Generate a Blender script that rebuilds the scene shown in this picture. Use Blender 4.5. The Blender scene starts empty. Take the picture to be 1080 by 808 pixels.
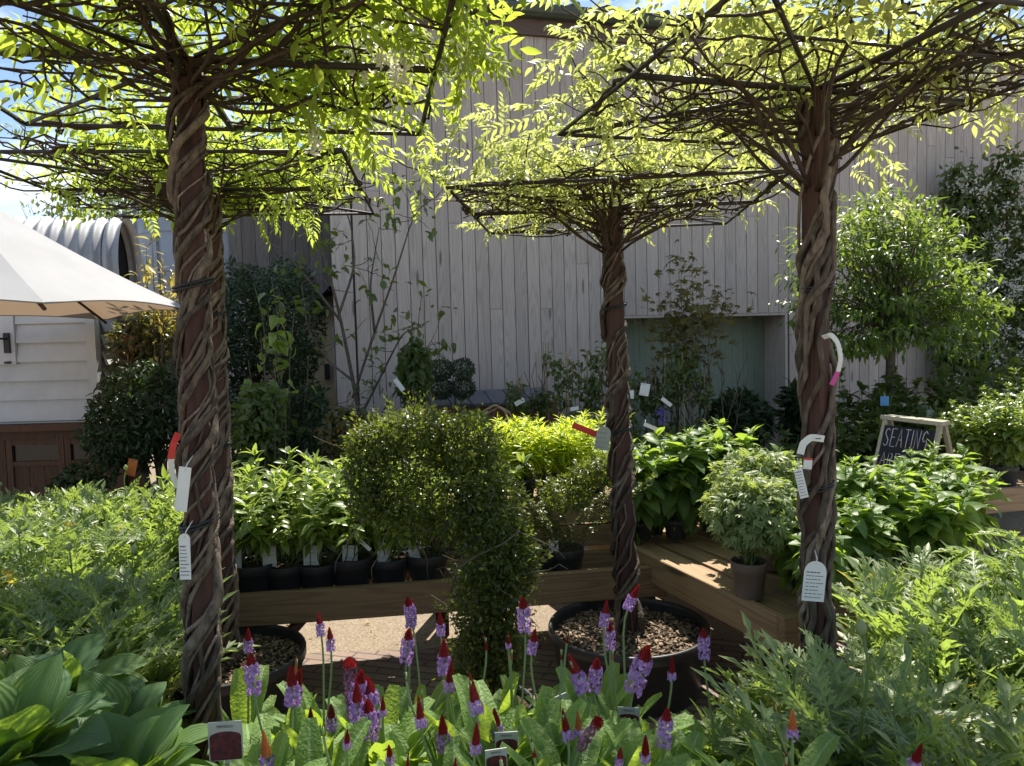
import bpy, math, random
import numpy as np
from mathutils import Matrix, Vector
PI = math.pi
S = bpy.context.scene
COL = S.collection
rng = np.random.default_rng(7)

# ------------------------------------------------------------------ camera / world / sun
CAMZ = 1.6
cam = bpy.data.objects.new('camera', bpy.data.cameras.new('camera'))
COL.objects.link(cam)
S.camera = cam
cam.data.lens = 26.0
cam.data.sensor_width = 36.0
cam.data.clip_start = 0.02
cam.data.clip_end = 2000
RC = (Matrix.Rotation(math.radians(90 - 3.4), 4, 'X') @ Matrix.Rotation(math.radians(-1.55), 4, 'Z'))
cam.matrix_world = Matrix.Translation((0, 0, CAMZ)) @ RC
R3 = np.array(RC.to_3x3())

def W(px, py, Y):
    """world point at depth Y seen at (px,py) of the 1080x808 photograph (used to survey positions)"""
    d = R3 @ np.array([(px - 540) / 780, -(py - 404) / 780, -1.0])
    return np.array([d[0] / d[1] * Y, Y, CAMZ + d[2] / d[1] * Y])

SUN_AZ, SUN_EL = 13.0, 56.0
world = bpy.data.worlds.new('World')
S.world = world
world.use_nodes = True

S.view_settings.view_transform = 'Standard'
S.view_settings.look = 'None'
S.view_settings.exposure = 1.08
S.view_settings.gamma = 1
S.view_settings.use_curve_mapping = False
S.cycles.use_denoising = True
S.cycles.max_bounces = 10
S.cycles.transmission_bounces = 8
S.cycles.transparent_max_bounces = 8
S.cycles.diffuse_bounces = 5
S.cycles.glossy_bounces = 3
S.cycles.caustics_reflective = False
S.cycles.caustics_refractive = False
S.cycles.use_adaptive_sampling = False
S.cycles.sample_clamp_indirect = 8

# ------------------------------------------------------------------ node helpers
class NT:
    def __init__(s, nt):
        s.nt = nt
        nt.nodes.clear()
    def __call__(s, typ, ins=None, **attrs):
        n = s.nt.nodes.new(typ)
        for k, v in attrs.items():
            setattr(n, k, v)
        for k, v in (ins or {}).items():
            sk = n.inputs[k]
            if isinstance(v, bpy.types.NodeSocket):
                s.nt.links.new(v, sk)
            elif isinstance(v, bpy.types.Node):
                s.nt.links.new(v.outputs[0], sk)
            else:
                if sk.type == 'RGBA' and len(v) == 3:
                    v = (*v, 1)
                sk.default_value = v
        return n
    def mix(s, f, a, b, blend='MIX'):
        n = s('ShaderNodeMix', data_type='RGBA', blend_type=blend)
        for i, v in ((0, f), (6, a), (7, b)):
            sk = n.inputs[i]
            if isinstance(v, bpy.types.Node): v = v.outputs[0]
            if isinstance(v, bpy.types.NodeSocket): s.nt.links.new(v, sk)
            elif i == 0: sk.default_value = v
            else: sk.default_value = (*v, 1) if len(v) == 3 else v
        return n.outputs[2]
    def math(s, op, a, b=0.0, clamp=False):
        n = s('ShaderNodeMath', {0: a, 1: b}, operation=op)
        n.use_clamp = clamp
        return n.outputs[0]
    def rng(s, v, a, b, c=0.0, d=1.0):
        return s('ShaderNodeMapRange', {0: v, 1: a, 2: b, 3: c, 4: d}).outputs[0]

wn = NT(world.node_tree)
sky = wn('ShaderNodeTexSky', sky_type='NISHITA', sun_disc=False)
sky.sun_elevation = math.radians(SUN_EL)
sky.sun_rotation = math.radians(SUN_AZ)
sky.air_density = 0.85
sky.dust_density = 0.25
sky.ozone_density = 1.2
tc = wn('ShaderNodeTexCoord')
mp = wn('ShaderNodeMapping', {0: tc.outputs['Generated'], 'Scale': (1.6, 1.6, 4.5), 'Location': (0.35, 0.2, 0.15)})
cn = wn('ShaderNodeTexNoise', {'Vector': mp, 'Scale': 2.2, 'Detail': 9, 'Roughness': 0.58})
cm = wn.rng(cn.outputs[0], 0.50, 0.66)
clouds = wn.mix(wn.math('MULTIPLY', cm, 0.85), sky.outputs[0], (8.0, 8.3, 8.7))
bg = wn('ShaderNodeBackground', {'Color': clouds, 'Strength': 0.093})
wn('ShaderNodeOutputWorld', {0: bg})

sl = bpy.data.lights.new('sun', 'SUN')
sl.energy = 5.0
sl.angle = math.radians(0.53)
sl.color = (1.0, 0.93, 0.82)
so = bpy.data.objects.new('sun', sl)
COL.objects.link(so)
sd = Vector((math.sin(math.radians(SUN_AZ)) * math.cos(math.radians(SUN_EL)),
             math.cos(math.radians(SUN_AZ)) * math.cos(math.radians(SUN_EL)), math.sin(math.radians(SUN_EL))))
so.rotation_euler = sd.to_track_quat('Z', 'Y').to_euler()

# ------------------------------------------------------------------ materials
def new_mat(name):
    m = bpy.data.materials.new(name)
    m.use_nodes = True
    return m, NT(m.node_tree)

def leaf_mat(name, a, b, trans, tf=0.42, rough=0.45, spec=0.35, vein=None, vw=0.05, odd=None, oddf=0.94, ribs=0, rim=None, bump=0.0):
    """leaf: colour from a to b by a per-leaf random value, `odd` for the few old leaves, light passes through"""
    m, n = new_mat(name)
    at = n('ShaderNodeAttribute', attribute_name='luv')
    sp = n('ShaderNodeSeparateXYZ', {0: at.outputs['Vector']})
    t = sp.outputs[2]
    c = n.mix(t, a, b)
    tr = n.mix(t, trans, tuple(min(1, x * 1.25) for x in trans))
    if odd is not None:
        f = n.math('GREATER_THAN', t, oddf)
        c = n.mix(f, c, odd)
        tr = n.mix(f, tr, tuple(min(1, x * 1.6) for x in odd))
    ac = n.math('ABSOLUTE', n.math('SUBTRACT', sp.outputs[0], 0.5))
    if vein is not None:
        f = n.math('LESS_THAN', ac, vw)
        c = n.mix(n.math('MULTIPLY', f, 0.7), c, vein)
    if rim is not None:
        f = n.rng(ac, 0.38, 0.46)
        c = n.mix(f, c, rim)
        tr = n.mix(f, tr, rim)
    ins = {'Base Color': c, 'Roughness': rough, 'Specular IOR Level': spec}
    if ribs or bump:
        geo = n('ShaderNodeTexCoord')
        h = n('ShaderNodeTexNoise', {'Vector': geo.outputs['Object'], 'Scale': 160, 'Detail': 2}).outputs[0]
        if ribs:
            w = n.math('SINE', n.math('MULTIPLY', n.math('POWER', n.math('MULTIPLY', ac, 2), 0.9), ribs))
            h = n.math('ADD', n.math('MULTIPLY', w, 0.5), n.math('MULTIPLY', h, 0.25))
            c2 = n.mix(n.rng(w, 0.3, 1.0, 0, 0.24), c, tuple(x * 1.5 for x in a))
            ins['Base Color'] = c2
        bp = n('ShaderNodeBump', {'Height': h, 'Strength': bump or 0.4, 'Distance': 0.004})
        ins['Normal'] = bp
    p = n('ShaderNodeBsdfPrincipled', ins)
    tl = n('ShaderNodeBsdfTranslucent', {'Color': tr})
    if 'Normal' in ins: n.nt.links.new(ins['Normal'].outputs[0], tl.inputs['Normal'])
    mx = n('ShaderNodeMixShader', {0: tf, 1: p, 2: tl})
    n('ShaderNodeOutputMaterial', {0: mx})
    return m

def plain(name, c, rough=0.6, spec=0.4, metal=0.0, c2=None, scale=8.0, bump=0.0, stretch=(1, 1, 1), coord='Object', bscale=None, tint=0.0):
    m, n = new_mat(name)
    co = n('ShaderNodeTexCoord')
    mpp = n('ShaderNodeMapping', {0: co.outputs[coord], 'Scale': stretch})
    nz = n('ShaderNodeTexNoise', {'Vector': mpp, 'Scale': scale, 'Detail': 6, 'Roughness': 0.65})
    col = n.mix(n.rng(nz.outputs[0], 0.32, 0.68), c, c2 if c2 is not None else tuple(x * 0.8 for x in c))
    if tint:
        at = n('ShaderNodeAttribute', attribute_name='luv')
        sp = n('ShaderNodeSeparateXYZ', {0: at.outputs['Vector']})
        g = n.rng(sp.outputs[2], 0, 1, 1 - tint, 1 + tint)
        cb = n('ShaderNodeCombineXYZ', {0: g, 1: g, 2: g})
        col = n.mix(1.0, col, cb, 'MULTIPLY')
    ins = {'Base Color': col, 'Roughness': rough, 'Specular IOR Level': spec, 'Metallic': metal}
    if bump:
        nb = n('ShaderNodeTexNoise', {'Vector': mpp, 'Scale': bscale or scale * 3, 'Detail': 5})
        ins['Normal'] = n('ShaderNodeBump', {'Height': nb, 'Strength': bump, 'Distance': 0.01})
    n('ShaderNodeOutputMaterial', {0: n('ShaderNodeBsdfPrincipled', ins)})
    return m

def wood_mat(name, c1, c2, axis='Z', rough=0.75, tint=0.25, ring=9.0, stain=None, figure=0.6):
    """sawn boards: long grain with cathedral figure, shifted from board to board by the per-board value"""
    m, n = new_mat(name)
    co = n('ShaderNodeTexCoord')
    at = n('ShaderNodeAttribute', attribute_name='luv')
    sp = n('ShaderNodeSeparateXYZ', {0: at.outputs['Vector']})
    t = sp.outputs[2]
    k = {'X': (0.35, 6, 6), 'Y': (6, 0.35, 6), 'Z': (6, 6, 0.35)}[axis]
    off = n('ShaderNodeCombineXYZ', {0: n.math('MULTIPLY', t, 37), 1: n.math('MULTIPLY', t, 71), 2: n.math('MULTIPLY', t, 53)})
    vec = n('ShaderNodeMapping', {0: co.outputs['Object'], 1: off, 'Scale': k})
    base = n('ShaderNodeTexNoise', {'Vector': vec, 'Scale': 1.1, 'Detail': 2, 'Roughness': 0.4})
    rings = n.math('SINE', n.math('MULTIPLY', base.outputs[0], ring * 14))
    k2 = {'X': (2, 90, 90), 'Y': (90, 2, 90), 'Z': (90, 90, 2)}[axis]
    v2 = n('ShaderNodeMapping', {0: co.outputs['Object'], 1: off, 'Scale': k2})
    fib = n('ShaderNodeTexNoise', {'Vector': v2, 'Scale': 1.0, 'Detail': 4, 'Roughness': 0.7})
    f = n.math('ADD', n.math('MULTIPLY', n.rng(rings, -0.2, 1.0), figure), n.math('MULTIPLY', n.rng(fib.outputs[0], 0.3, 0.7), 0.5), True)
    col = n.mix(f, c1, c2)
    bm = n('ShaderNodeMapping', {0: co.outputs['Object'], 'Scale': {'X': (.5, 1.6, 1.6), 'Y': (1.6, .5, 1.6), 'Z': (1.6, 1.6, .45)}[axis]})
    big = n('ShaderNodeTexNoise', {'Vector': bm, 'Scale': 1.3, 'Detail': 8, 'Roughness': .7})
    col = n.mix(n.rng(big.outputs[0], 0.42, 0.72, 0, 0.55), col, stain or tuple(x * 0.75 for x in c1))
    # knots
    kv = n('ShaderNodeMapping', {0: co.outputs['Object'], 1: off, 'Scale': {'X': (1.2, 7, 7), 'Y': (7, 1.2, 7), 'Z': (7, 7, 1.2)}[axis]})
    vo = n('ShaderNodeTexVoronoi', {'Vector': kv, 'Scale': 1.0, 'Randomness': 1.0})
    kn = n.rng(vo.outputs['Distance'], 0.07, 0.13, 1, 0)
    col = n.mix(n.math('MULTIPLY', kn, 0.75), col, tuple(x * 0.3 for x in c2))
    g = n.rng(t, 0, 1, 1 - tint, 1 + tint)
    cb = n('ShaderNodeCombineXYZ', {0: g, 1: g, 2: g})
    col = n.mix(1.0, col, cb, 'MULTIPLY')
    bp = n('ShaderNodeBump', {'Height': f, 'Strength': 0.25, 'Distance': 0.004})
    p = n('ShaderNodeBsdfPrincipled', {'Base Color': col, 'Roughness': rough, 'Specular IOR Level': 0.25, 'Normal': bp})
    n('ShaderNodeOutputMaterial', {0: p})
    return m

M = {}
M['wist_green'] = leaf_mat('wisteria_leaf_green', (.10, .155, .025), (.18, .235, .045), (.50, .61, .07), 0.52, 0.4, vein=(.22, .3, .06), vw=.04)
M['wist_pale'] = leaf_mat('wisteria_leaf_pale', (.17, .215, .06), (.40, .41, .19), (.55, .60, .15), 0.48, 0.42, rim=None)
M['blossom'] = leaf_mat('white_blossom', (.70, .72, .62), (.85, .85, .80), (.7, .7, .6), 0.35, 0.5)
M['poppy'] = leaf_mat('poppy_leaf', (.095, .155, .055), (.19, .25, .10), (.38, .51, .08), 0.40, 0.42, .5, vein=(.34, .37, .22), vw=.05, odd=(.42, .34, .05), oddf=.975)
M['hosta'] = leaf_mat('hosta_leaf', (.062, .122, .052), (.105, .175, .06), (.32, .48, .04), 0.38, 0.5, 0.3, ribs=38, bump=.22)
M['primula'] = leaf_mat('primula_leaf', (.12, .20, .06), (.18, .27, .09), (.42, .58, .05), 0.42, 0.55, .25, vein=(.3, .42, .2), vw=.06, bump=.9)
M['shrub'] = leaf_mat('glossy_shrub_leaf', (.085, .15, .03), (.16, .24, .05), (.43, .56, .06), 0.38, 0.3, 0.5, rim=(.36, .40, .17))
M['lime'] = leaf_mat('lime_spear_leaf', (.22, .31, .03), (.34, .42, .05), (.72, .80, .05), 0.50, 0.4)
M['broad'] = leaf_mat('broad_leaf', (.07, .13, .035), (.125, .20, .055), (.38, .54, .05), 0.42, 0.42, vein=(.2, .3, .11), vw=.03, bump=.3)
M['mound'] = leaf_mat('mound_leaf', (.15, .20, .08), (.24, .29, .13), (.42, .52, .10), 0.38, 0.45)
M['tiny'] = leaf_mat('small_topiary_leaf', (.036, .058, .013), (.078, .108, .02), (.25, .32, .03), 0.30, 0.38, odd=(.23, .25, .04), oddf=.9)
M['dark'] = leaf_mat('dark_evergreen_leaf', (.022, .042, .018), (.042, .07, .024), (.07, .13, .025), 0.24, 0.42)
M['mid'] = leaf_mat('mid_green_leaf', (.055, .085, .028), (.095, .135, .04), (.24, .32, .04), 0.34, 0.45)
M['maple'] = leaf_mat('green_tree_leaf', (.04, .085, .02), (.08, .135, .028), (.32, .45, .05), 0.34, 0.42)
M['acer'] = leaf_mat('bronze_acer_leaf', (.09, .075, .03), (.12, .12, .035), (.27, .25, .05), 0.36, 0.45)
M['bronze'] = leaf_mat('bronze_shrub_leaf', (.07, .075, .03), (.11, .11, .04), (.24, .24, .05), 0.32, 0.4, odd=(.24, .12, .04), oddf=.9)
M['gold'] = leaf_mat('golden_young_leaf', (.15, .14, .04), (.28, .20, .06), (.50, .42, .08), 0.42, 0.4)
M['far'] = leaf_mat('far_tree_leaf', (.13, .18, .08), (.2, .25, .12), (.25, .35, .1), 0.3, 0.6)

M['vine'] = plain('vine_bark', (.20, .155, .118), 0.85, 0.25, c2=(.055, .04, .03), scale=55, bump=1.0, tint=.5, stretch=(1, 1, .35), bscale=70)
M['branch'] = plain('branch_bark', (.085, .062, .046), 0.85, 0.2, c2=(.045, .033, .026), scale=20, bump=.4)
M['post'] = wood_mat('brown_post', (.085, .043, .032), (.055, .028, .022), 'Z', tint=.1)
M['bark'] = plain('grey_bark', (.15, .125, .10), 0.9, 0.2, c2=(.07, .06, .05), scale=25, bump=.5)
M['twig'] = plain('thin_twig', (.13, .115, .075), 0.8, 0.2, c2=(.08, .07, .05), scale=25)
M['steel'] = plain('black_steel', (.022, .022, .024), 0.5, 0.4, c2=(.05, .035, .025), scale=30)
M['tie'] = plain('black_rubber_tie', (.02, .02, .022), 0.5, 0.4)
M['stem'] = plain('green_stem', (.13, .20, .06), 0.55, 0.3)
M['pstem'] = plain('pale_flower_stem', (.22, .30, .13), 0.55, 0.3)
M['pot'] = plain('black_plastic_pot', (.030, .033, .038), 0.48, 0.4, c2=(.05, .052, .055), scale=10)
M['tub'] = plain('black_tub_plastic', (.020, .021, .024), 0.42, 0.45, c2=(.05, .048, .045), scale=6)
M['taupe'] = plain('taupe_pot', (.19, .15, .125), 0.6, 0.3, c2=(.15, .12, .10))
M['soil'] = plain('potting_soil', (.05, .036, .026), 0.95, 0.1, c2=(.09, .065, .045), scale=60, bump=.8)
M['mulch'] = plain('bark_chips', (.26, .20, .14), 0.85, 0.2, c2=(.09, .06, .04), scale=25, tint=.8)
M['bench'] = wood_mat('bench_timber', (.36, .25, .145), (.23, .155, .09), 'X', tint=.2, stain=(.19, .14, .095))
M['larch'] = wood_mat('silvered_cladding', (.53, .465, .41), (.35, .30, .265), 'Z', tint=.08, ring=10, stain=(.42, .355, .31), figure=.5)
M['fascia'] = wood_mat('fascia_board', (.15, .105, .085), (.10, .07, .06), 'X', tint=.1)
M['greenpanel'] = wood_mat('sage_green_panel', (.23, .275, .215), (.20, .245, .195), 'Z', tint=.03, ring=3, stain=(.15, .19, .15))
M['gutter'] = plain('green_grey_gutter', (.085, .10, .075), 0.5, 0.4, c2=(.06, .072, .056))
M['roofm'] = plain('dark_roof_sheet', (.05, .055, .06), 0.5, 0.4)
M['whitep'] = plain('white_painted_board', (.58, .59, .61), 0.55, 0.35, c2=(.50, .51, .53), scale=5, tint=.03)
M['black'] = plain('black_iron', (.02, .02, .022), 0.5, 0.4)
M['browntim'] = wood_mat('brown_stained_timber', (.115, .062, .038), (.075, .04, .026), 'Z', tint=.15)
M['darkglass'] = plain('dark_pane', (.012, .012, .013), 0.2, 0.5)
M['cream'] = plain('cream_render', (.55, .45, .28), 0.8, 0.2)
M['darktim'] = wood_mat('dark_weathered_boards', (.16, .14, .125), (.10, .09, .085), 'Z', tint=.2)
M['galv'] = plain('galvanised_steel', (.26, .29, .34), 0.5, 0.4, 0.2, c2=(.20, .23, .28), scale=3, tint=.06)
M['corr'] = plain('corrugated_sheet', (.36, .37, .38), 0.55, 0.4, 0.0, c2=(.27, .28, .29), scale=4)
M['slate'] = plain('grey_slate', (.14, .14, .15), 0.6, 0.4, tint=.2)
M['brickred'] = plain('red_brick', (.28, .11, .075), 0.9, 0.2, c2=(.2, .08, .055), scale=12)
M['tagwhite'] = plain('white_plastic_tag', (.72, .73, .70), 0.5, 0.35, c2=(.66, .67, .64))
M['taggrey'] = plain('dull_card', (.36, .385, .34), 0.5, 0.35)
M['ink'] = plain('grey_print', (.16, .16, .17), 0.6, 0.2)
M['red'] = plain('red_tag', (.62, .045, .035), 0.5, 0.35)
M['pink'] = plain('pink_tag', (.62, .09, .36), 0.5, 0.35)
M['orange'] = plain('orange_tag', (.80, .24, .05), 0.5, 0.35)
M['blue'] = plain('blue_tag', (.12, .32, .62), 0.5, 0.35)
M['chalkb'] = plain('chalkboard', (.020, .021, .025), 0.7, 0.25, c2=(.034, .035, .04), scale=10)
M['chalk'] = plain('white_chalk', (.75, .75, .75), 0.9, 0.1, c2=(.55, .55, .55), scale=80)
M['signtim'] = wood_mat('pale_sign_timber', (.50, .47, .35), (.40, .37, .27), 'Z', tint=.1)
M['cane'] = plain('bamboo_cane', (.35, .26, .14), 0.6, 0.3)
M['maroon'] = plain('dark_flower_picture', (.022, .008, .010), 0.5, 0.3, c2=(.11, .02, .03), scale=90)
M['bud'] = leaf_mat('red_flower_buds', (.13, .006, .010), (.27, .014, .018), (.3, .015, .015), 0.22, 0.45)
M['oldbud'] = leaf_mat('orange_flower_buds', (.45, .12, .04), (.50, .20, .06), (.5, .15, .04), 0.22, 0.5)
M['lilac'] = leaf_mat('lilac_florets', (.36, .19, .49), (.61, .42, .71), (.48, .26, .58), 0.33, 0.5)
M['faded'] = leaf_mat('faded_florets', (.16, .045, .07), (.34, .18, .30), (.3, .1, .2), 0.25, 0.6)
M['violet'] = leaf_mat('clematis_petal', (.16, .13, .5), (.25, .2, .6), (.2, .15, .5), 0.3, 0.5)

# parasol cloth lets some light through
m, n = new_mat('cream_parasol_cloth')
co = n('ShaderNodeTexCoord')
nz = n('ShaderNodeTexNoise', {'Vector': co.outputs['Object'], 'Scale': 3, 'Detail': 5})
c = n.mix(n.rng(nz.outputs[0], .35, .65), (.44, .445, .455), (.40, .405, .41))
wv = n('ShaderNodeTexNoise', {'Vector': co.outputs['Object'], 'Scale': 500, 'Detail': 1})
bp = n('ShaderNodeBump', {'Height': wv, 'Strength': .15, 'Distance': .002})
p = n('ShaderNodeBsdfPrincipled', {'Base Color': c, 'Roughness': .85, 'Specular IOR Level': .1, 'Normal': bp})
tl = n('ShaderNodeBsdfTranslucent', {'Color': (.36, .25, .16)})
n('ShaderNodeOutputMaterial', {0: n('ShaderNodeMixShader', {0: .25, 1: p, 2: tl})})
M['cloth'] = m

# gravel path
m, n = new_mat('bound_gravel')
co = n('ShaderNodeTexCoord')
vo = n('ShaderNodeTexVoronoi', {'Vector': co.outputs['Object'], 'Scale': 95})
c = n.mix(n.rng(vo.outputs['Color'], 0, 1), (.17, .135, .095), (.34, .275, .20))
c = n.mix(n.rng(vo.outputs['Distance'], .55, .8, 0, .6), c, (.12, .09, .06))
nz = n('ShaderNodeTexNoise', {'Vector': co.outputs['Object'], 'Scale': 2.2, 'Detail': 5})
c = n.mix(n.rng(nz.outputs[0], .4, .75, 0, .4), c, (.20, .155, .11))
bp = n('ShaderNodeBump', {'Height': vo.outputs['Distance'], 'Strength': .6, 'Distance': -.006})
n('ShaderNodeOutputMaterial', {0: n('ShaderNodeBsdfPrincipled', {'Base Color': c, 'Roughness': .85, 'Normal': bp, 'Specular IOR Level': .25})})
M['gravel'] = m
# block paving
m, n = new_mat('block_paving')
co = n('ShaderNodeTexCoord')
mpn = n('ShaderNodeMapping', {0: co.outputs['Object'], 'Rotation': (0, 0, .3)})
br = n('ShaderNodeTexBrick', {'Vector': mpn, 'Color1': (.26, .19, .145), 'Color2': (.19, .13, .10), 'Mortar': (.07, .06, .05), 'Scale': 1.0,
                             'Mortar Size': .006, 'Brick Width': .2, 'Row Height': .065})
nz = n('ShaderNodeTexNoise', {'Vector': co.outputs['Object'], 'Scale': 30, 'Detail': 5})
c = n.mix(n.rng(nz.outputs[0], .4, .7, 0, .4), br.outputs[0], (.15, .12, .1))
bp = n('ShaderNodeBump', {'Height': br.outputs['Fac'], 'Strength': .6, 'Distance': -.006})
n('ShaderNodeOutputMaterial', {0: n('ShaderNodeBsdfPrincipled', {'Base Color': c, 'Roughness': .85, 'Normal': bp})})
M['paving'] = m

# ------------------------------------------------------------------ mesh builder
def nrm(v):
    v = np.asarray(v, float)
    return v / np.maximum(np.linalg.norm(v, axis=-1, keepdims=True), 1e-9)

def frames(D, U):
    """columns x,y,z: y along D, z near U"""
    y = nrm(D)
    x = nrm(np.cross(y, U))
    z = np.cross(x, y)
    return np.stack([x, y, z], axis=-1)

class MB:
    def __init__(s):
        s.ch = []
        s.n = 0
    def add(s, V, flat, sizes, A=None, mat=0, smooth=False):
        V = np.asarray(V, float).reshape(-1, 3)
        if A is None:
            A = np.tile(np.array([[.5, .5, rng.random()]]), (len(V), 1))
        s.ch.append((V, np.asarray(flat, np.int64) + s.n, np.asarray(sizes, np.int64), A, mat, smooth))
        s.n += len(V)
        return s
    def inst(s, T, P, R, sc, tint, mat=0):
        """many copies of template T=(V,flat,sizes,A)"""
        V, flat, sizes, A = T
        P = np.atleast_2d(P)
        k, nv = len(P), len(V)
        if k == 0: return s
        sc = np.asarray(sc, float)
        if sc.ndim < 2: sc = np.broadcast_to(sc.reshape(-1, 1), (k, 3))
        VV = np.einsum('kij,knj->kni', R, V[None] * sc[:, None, :]) + P[:, None, :]
        FF = (flat[None, :] + (np.arange(k) * nv)[:, None]).ravel()
        AA = np.tile(A, (k, 1))
        AA[:, 2] = np.repeat(np.broadcast_to(tint, (k,)), nv)
        s.add(VV.reshape(-1, 3), FF, np.tile(sizes, k), AA, mat, True)
        return s
    def tube(s, P, r, k=6, mat=0, tint=None, caps=True):
        P = np.asarray(P, float)
        nP = len(P)
        r = np.broadcast_to(np.asarray(r, float), (nP,))
        T = nrm(np.gradient(P, axis=0))
        u = np.array([0, 0, 1.0]) if abs(T[0][2]) < .9 else np.array([1.0, 0, 0])
        X = np.zeros_like(P)
        for i in range(nP):
            u = u - T[i] * (u @ T[i])
            l = np.linalg.norm(u)
            if l < 1e-6:
                u = np.cross(T[i], [1, .3, .2]); l = np.linalg.norm(u)
            u = u / l
            X[i] = u
        Yv = np.cross(T, X)
        a = np.arange(k) * 2 * PI / k
        V = P[:, None, :] + r[:, None, None] * (np.cos(a)[None, :, None] * X[:, None, :] + np.sin(a)[None, :, None] * Yv[:, None, :])
        i = np.arange(nP - 1)[:, None]
        j = np.arange(k)[None, :]
        q = np.stack([i * k + j, i * k + (j + 1) % k, (i + 1) * k + (j + 1) % k, (i + 1) * k + j], -1).reshape(-1)
        sizes = [4] * ((nP - 1) * k)
        fl = list(q)
        if caps:
            fl += list(range(k))[::-1] + [(nP - 1) * k + x for x in range(k)]
            sizes += [k, k]
        A = np.zeros((nP * k, 3)); A[:, 2] = rng.random() if tint is None else tint
        return s.add(V.reshape(-1, 3), fl, sizes, A, mat, True)
    def box(s, c, d, R=None, mat=0, tint=None, bev=0.0):
        hx, hy, hz = np.asarray(d, float) / 2
        if bev > 0:
            b = min(bev, hx * .9, hy * .9, hz * .9)
            V = []
            idx = {}
            for sx in (-1, 1):
                for sy in (-1, 1):
                    for sz in (-1, 1):
                        for ax in range(3):
                            p = [sx * hx, sy * hy, sz * hz]
                            for o in range(3):
                                if o != ax: p[o] -= (sx, sy, sz)[o] * b
                            idx[(sx, sy, sz, ax)] = len(V); V.append(p)
            F = []
            for ax in range(3):
                o1, o2 = [(1, 2), (2, 0), (0, 1)][ax]
                for sg in (-1, 1):
                    q = []
                    for a1, a2 in ((-1, -1), (1, -1), (1, 1), (-1, 1)):
                        t = [0, 0, 0]; t[ax] = sg; t[o1] = a1; t[o2] = a2
                        q.append(idx[(*t, ax)])
                    F.append(q if sg > 0 else q[::-1])
            for ax in range(3):
                o1, o2 = [(1, 2), (2, 0), (0, 1)][ax]
                for a1 in (-1, 1):
                    for a2 in (-1, 1):
                        def g(sv, w):
                            t = [0, 0, 0]; t[ax] = sv; t[o1] = a1; t[o2] = a2
                            return idx[(*t, w)]
                        q = [g(-1, o1), g(1, o1), g(1, o2), g(-1, o2)]
                        F.append(q if a1 * a2 > 0 else q[::-1])
            for sx in (-1, 1):
                for sy in (-1, 1):
                    for sz in (-1, 1):
                        q = [idx[(sx, sy, sz, a)] for a in range(3)]
                        F.append(q if sx * sy * sz > 0 else q[::-1])
            V = np.array(V)
        else:
            V = np.array([[x, y, z] for z in (-hz, hz) for y in (-hy, hy) for x in (-hx, hx)])
            F = [[0, 2, 3, 1], [4, 5, 7, 6], [0, 1, 5, 4], [2, 6, 7, 3], [0, 4, 6, 2], [1, 3, 7, 5]]
        if R is not None: V = V @ np.asarray(R).T
        V = V + np.asarray(c, float)
        A = np.zeros((len(V), 3)); A[:, 2] = rng.random() if tint is None else tint
        return s.add(V, [x for f in F for x in f], [len(f) for f in F], A, mat)
    def lathe(s, prof, k=24, c=(0, 0, 0), mat=0, smooth=True):
        prof = np.asarray(prof, float)
        nP = len(prof)
        a = np.arange(k) * 2 * PI / k
        V = np.stack([prof[:, 0][:, None] * np.cos(a), prof[:, 0][:, None] * np.sin(a), np.repeat(prof[:, 1][:, None], k, 1)], -1).reshape(-1, 3) + np.asarray(c, float)
        i = np.arange(nP - 1)[:, None]; j = np.arange(k)[None, :]
        q = np.stack([i * k + j, i * k + (j + 1) % k, (i + 1) * k + (j + 1) % k, (i + 1) * k + j], -1).reshape(-1)
        return s.add(V, q, [4] * ((nP - 1) * k), None, mat, smooth)
    def poly(s, P, t=0.0, R=None, c=(0, 0, 0), mat=0, tint=None):
        """extruded outline: P in local xz, thickness t along local y"""
        P = np.asarray(P, float); k = len(P)
        V = np.concatenate([np.stack([P[:, 0], np.full(k, -t / 2), P[:, 1]], -1), np.stack([P[:, 0], np.full(k, t / 2), P[:, 1]], -1)])
        F = [list(range(k)), list(range(k, 2 * k))[::-1]] + [[i, i + k, (i + 1) % k + k, (i + 1) % k] for i in range(k)]
        if R is not None: V = V @ np.asarray(R).T
        A = np.zeros((2 * k, 3)); A[:, 2] = rng.random() if tint is None else tint
        return s.add(V + np.asarray(c, float), [x for f in F for x in f], [len(f) for f in F], A, mat)
    def mesh(s, name, mats):
        me = bpy.data.meshes.new(name)
        V = np.concatenate([c[0] for c in s.ch]); F = np.concatenate([c[1] for c in s.ch]); Z = np.concatenate([c[2] for c in s.ch])
        A = np.concatenate([c[3] for c in s.ch])
        me.vertices.add(len(V)); me.vertices.foreach_set('co', V.astype(np.float32).ravel())
        me.loops.add(len(F)); me.loops.foreach_set('vertex_index', F.astype(np.int32))
        me.polygons.add(len(Z))
        me.polygons.foreach_set('loop_start', np.concatenate([[0], np.cumsum(Z)[:-1]]).astype(np.int32))
        if not isinstance(mats, (list, tuple)): mats = [mats]
        for m_ in mats: me.materials.append(M[m_] if isinstance(m_, str) else m_)
        me.polygons.foreach_set('material_index', np.concatenate([np.full(len(c[2]), c[4]) for c in s.ch]).astype(np.int32))
        me.polygons.foreach_set('use_smooth', np.concatenate([np.full(len(c[2]), c[5]) for c in s.ch]))
        me.update(calc_edges=True)
        at = me.attributes.new('luv', 'FLOAT_VECTOR', 'POINT')
        at.data.foreach_set('vector', A.astype(np.float32).ravel())
        me.validate()
        return me
    def obj(s, name, mats, parent=None, loc=None):
        return put(s.mesh(name, mats), name, parent, loc)

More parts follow.
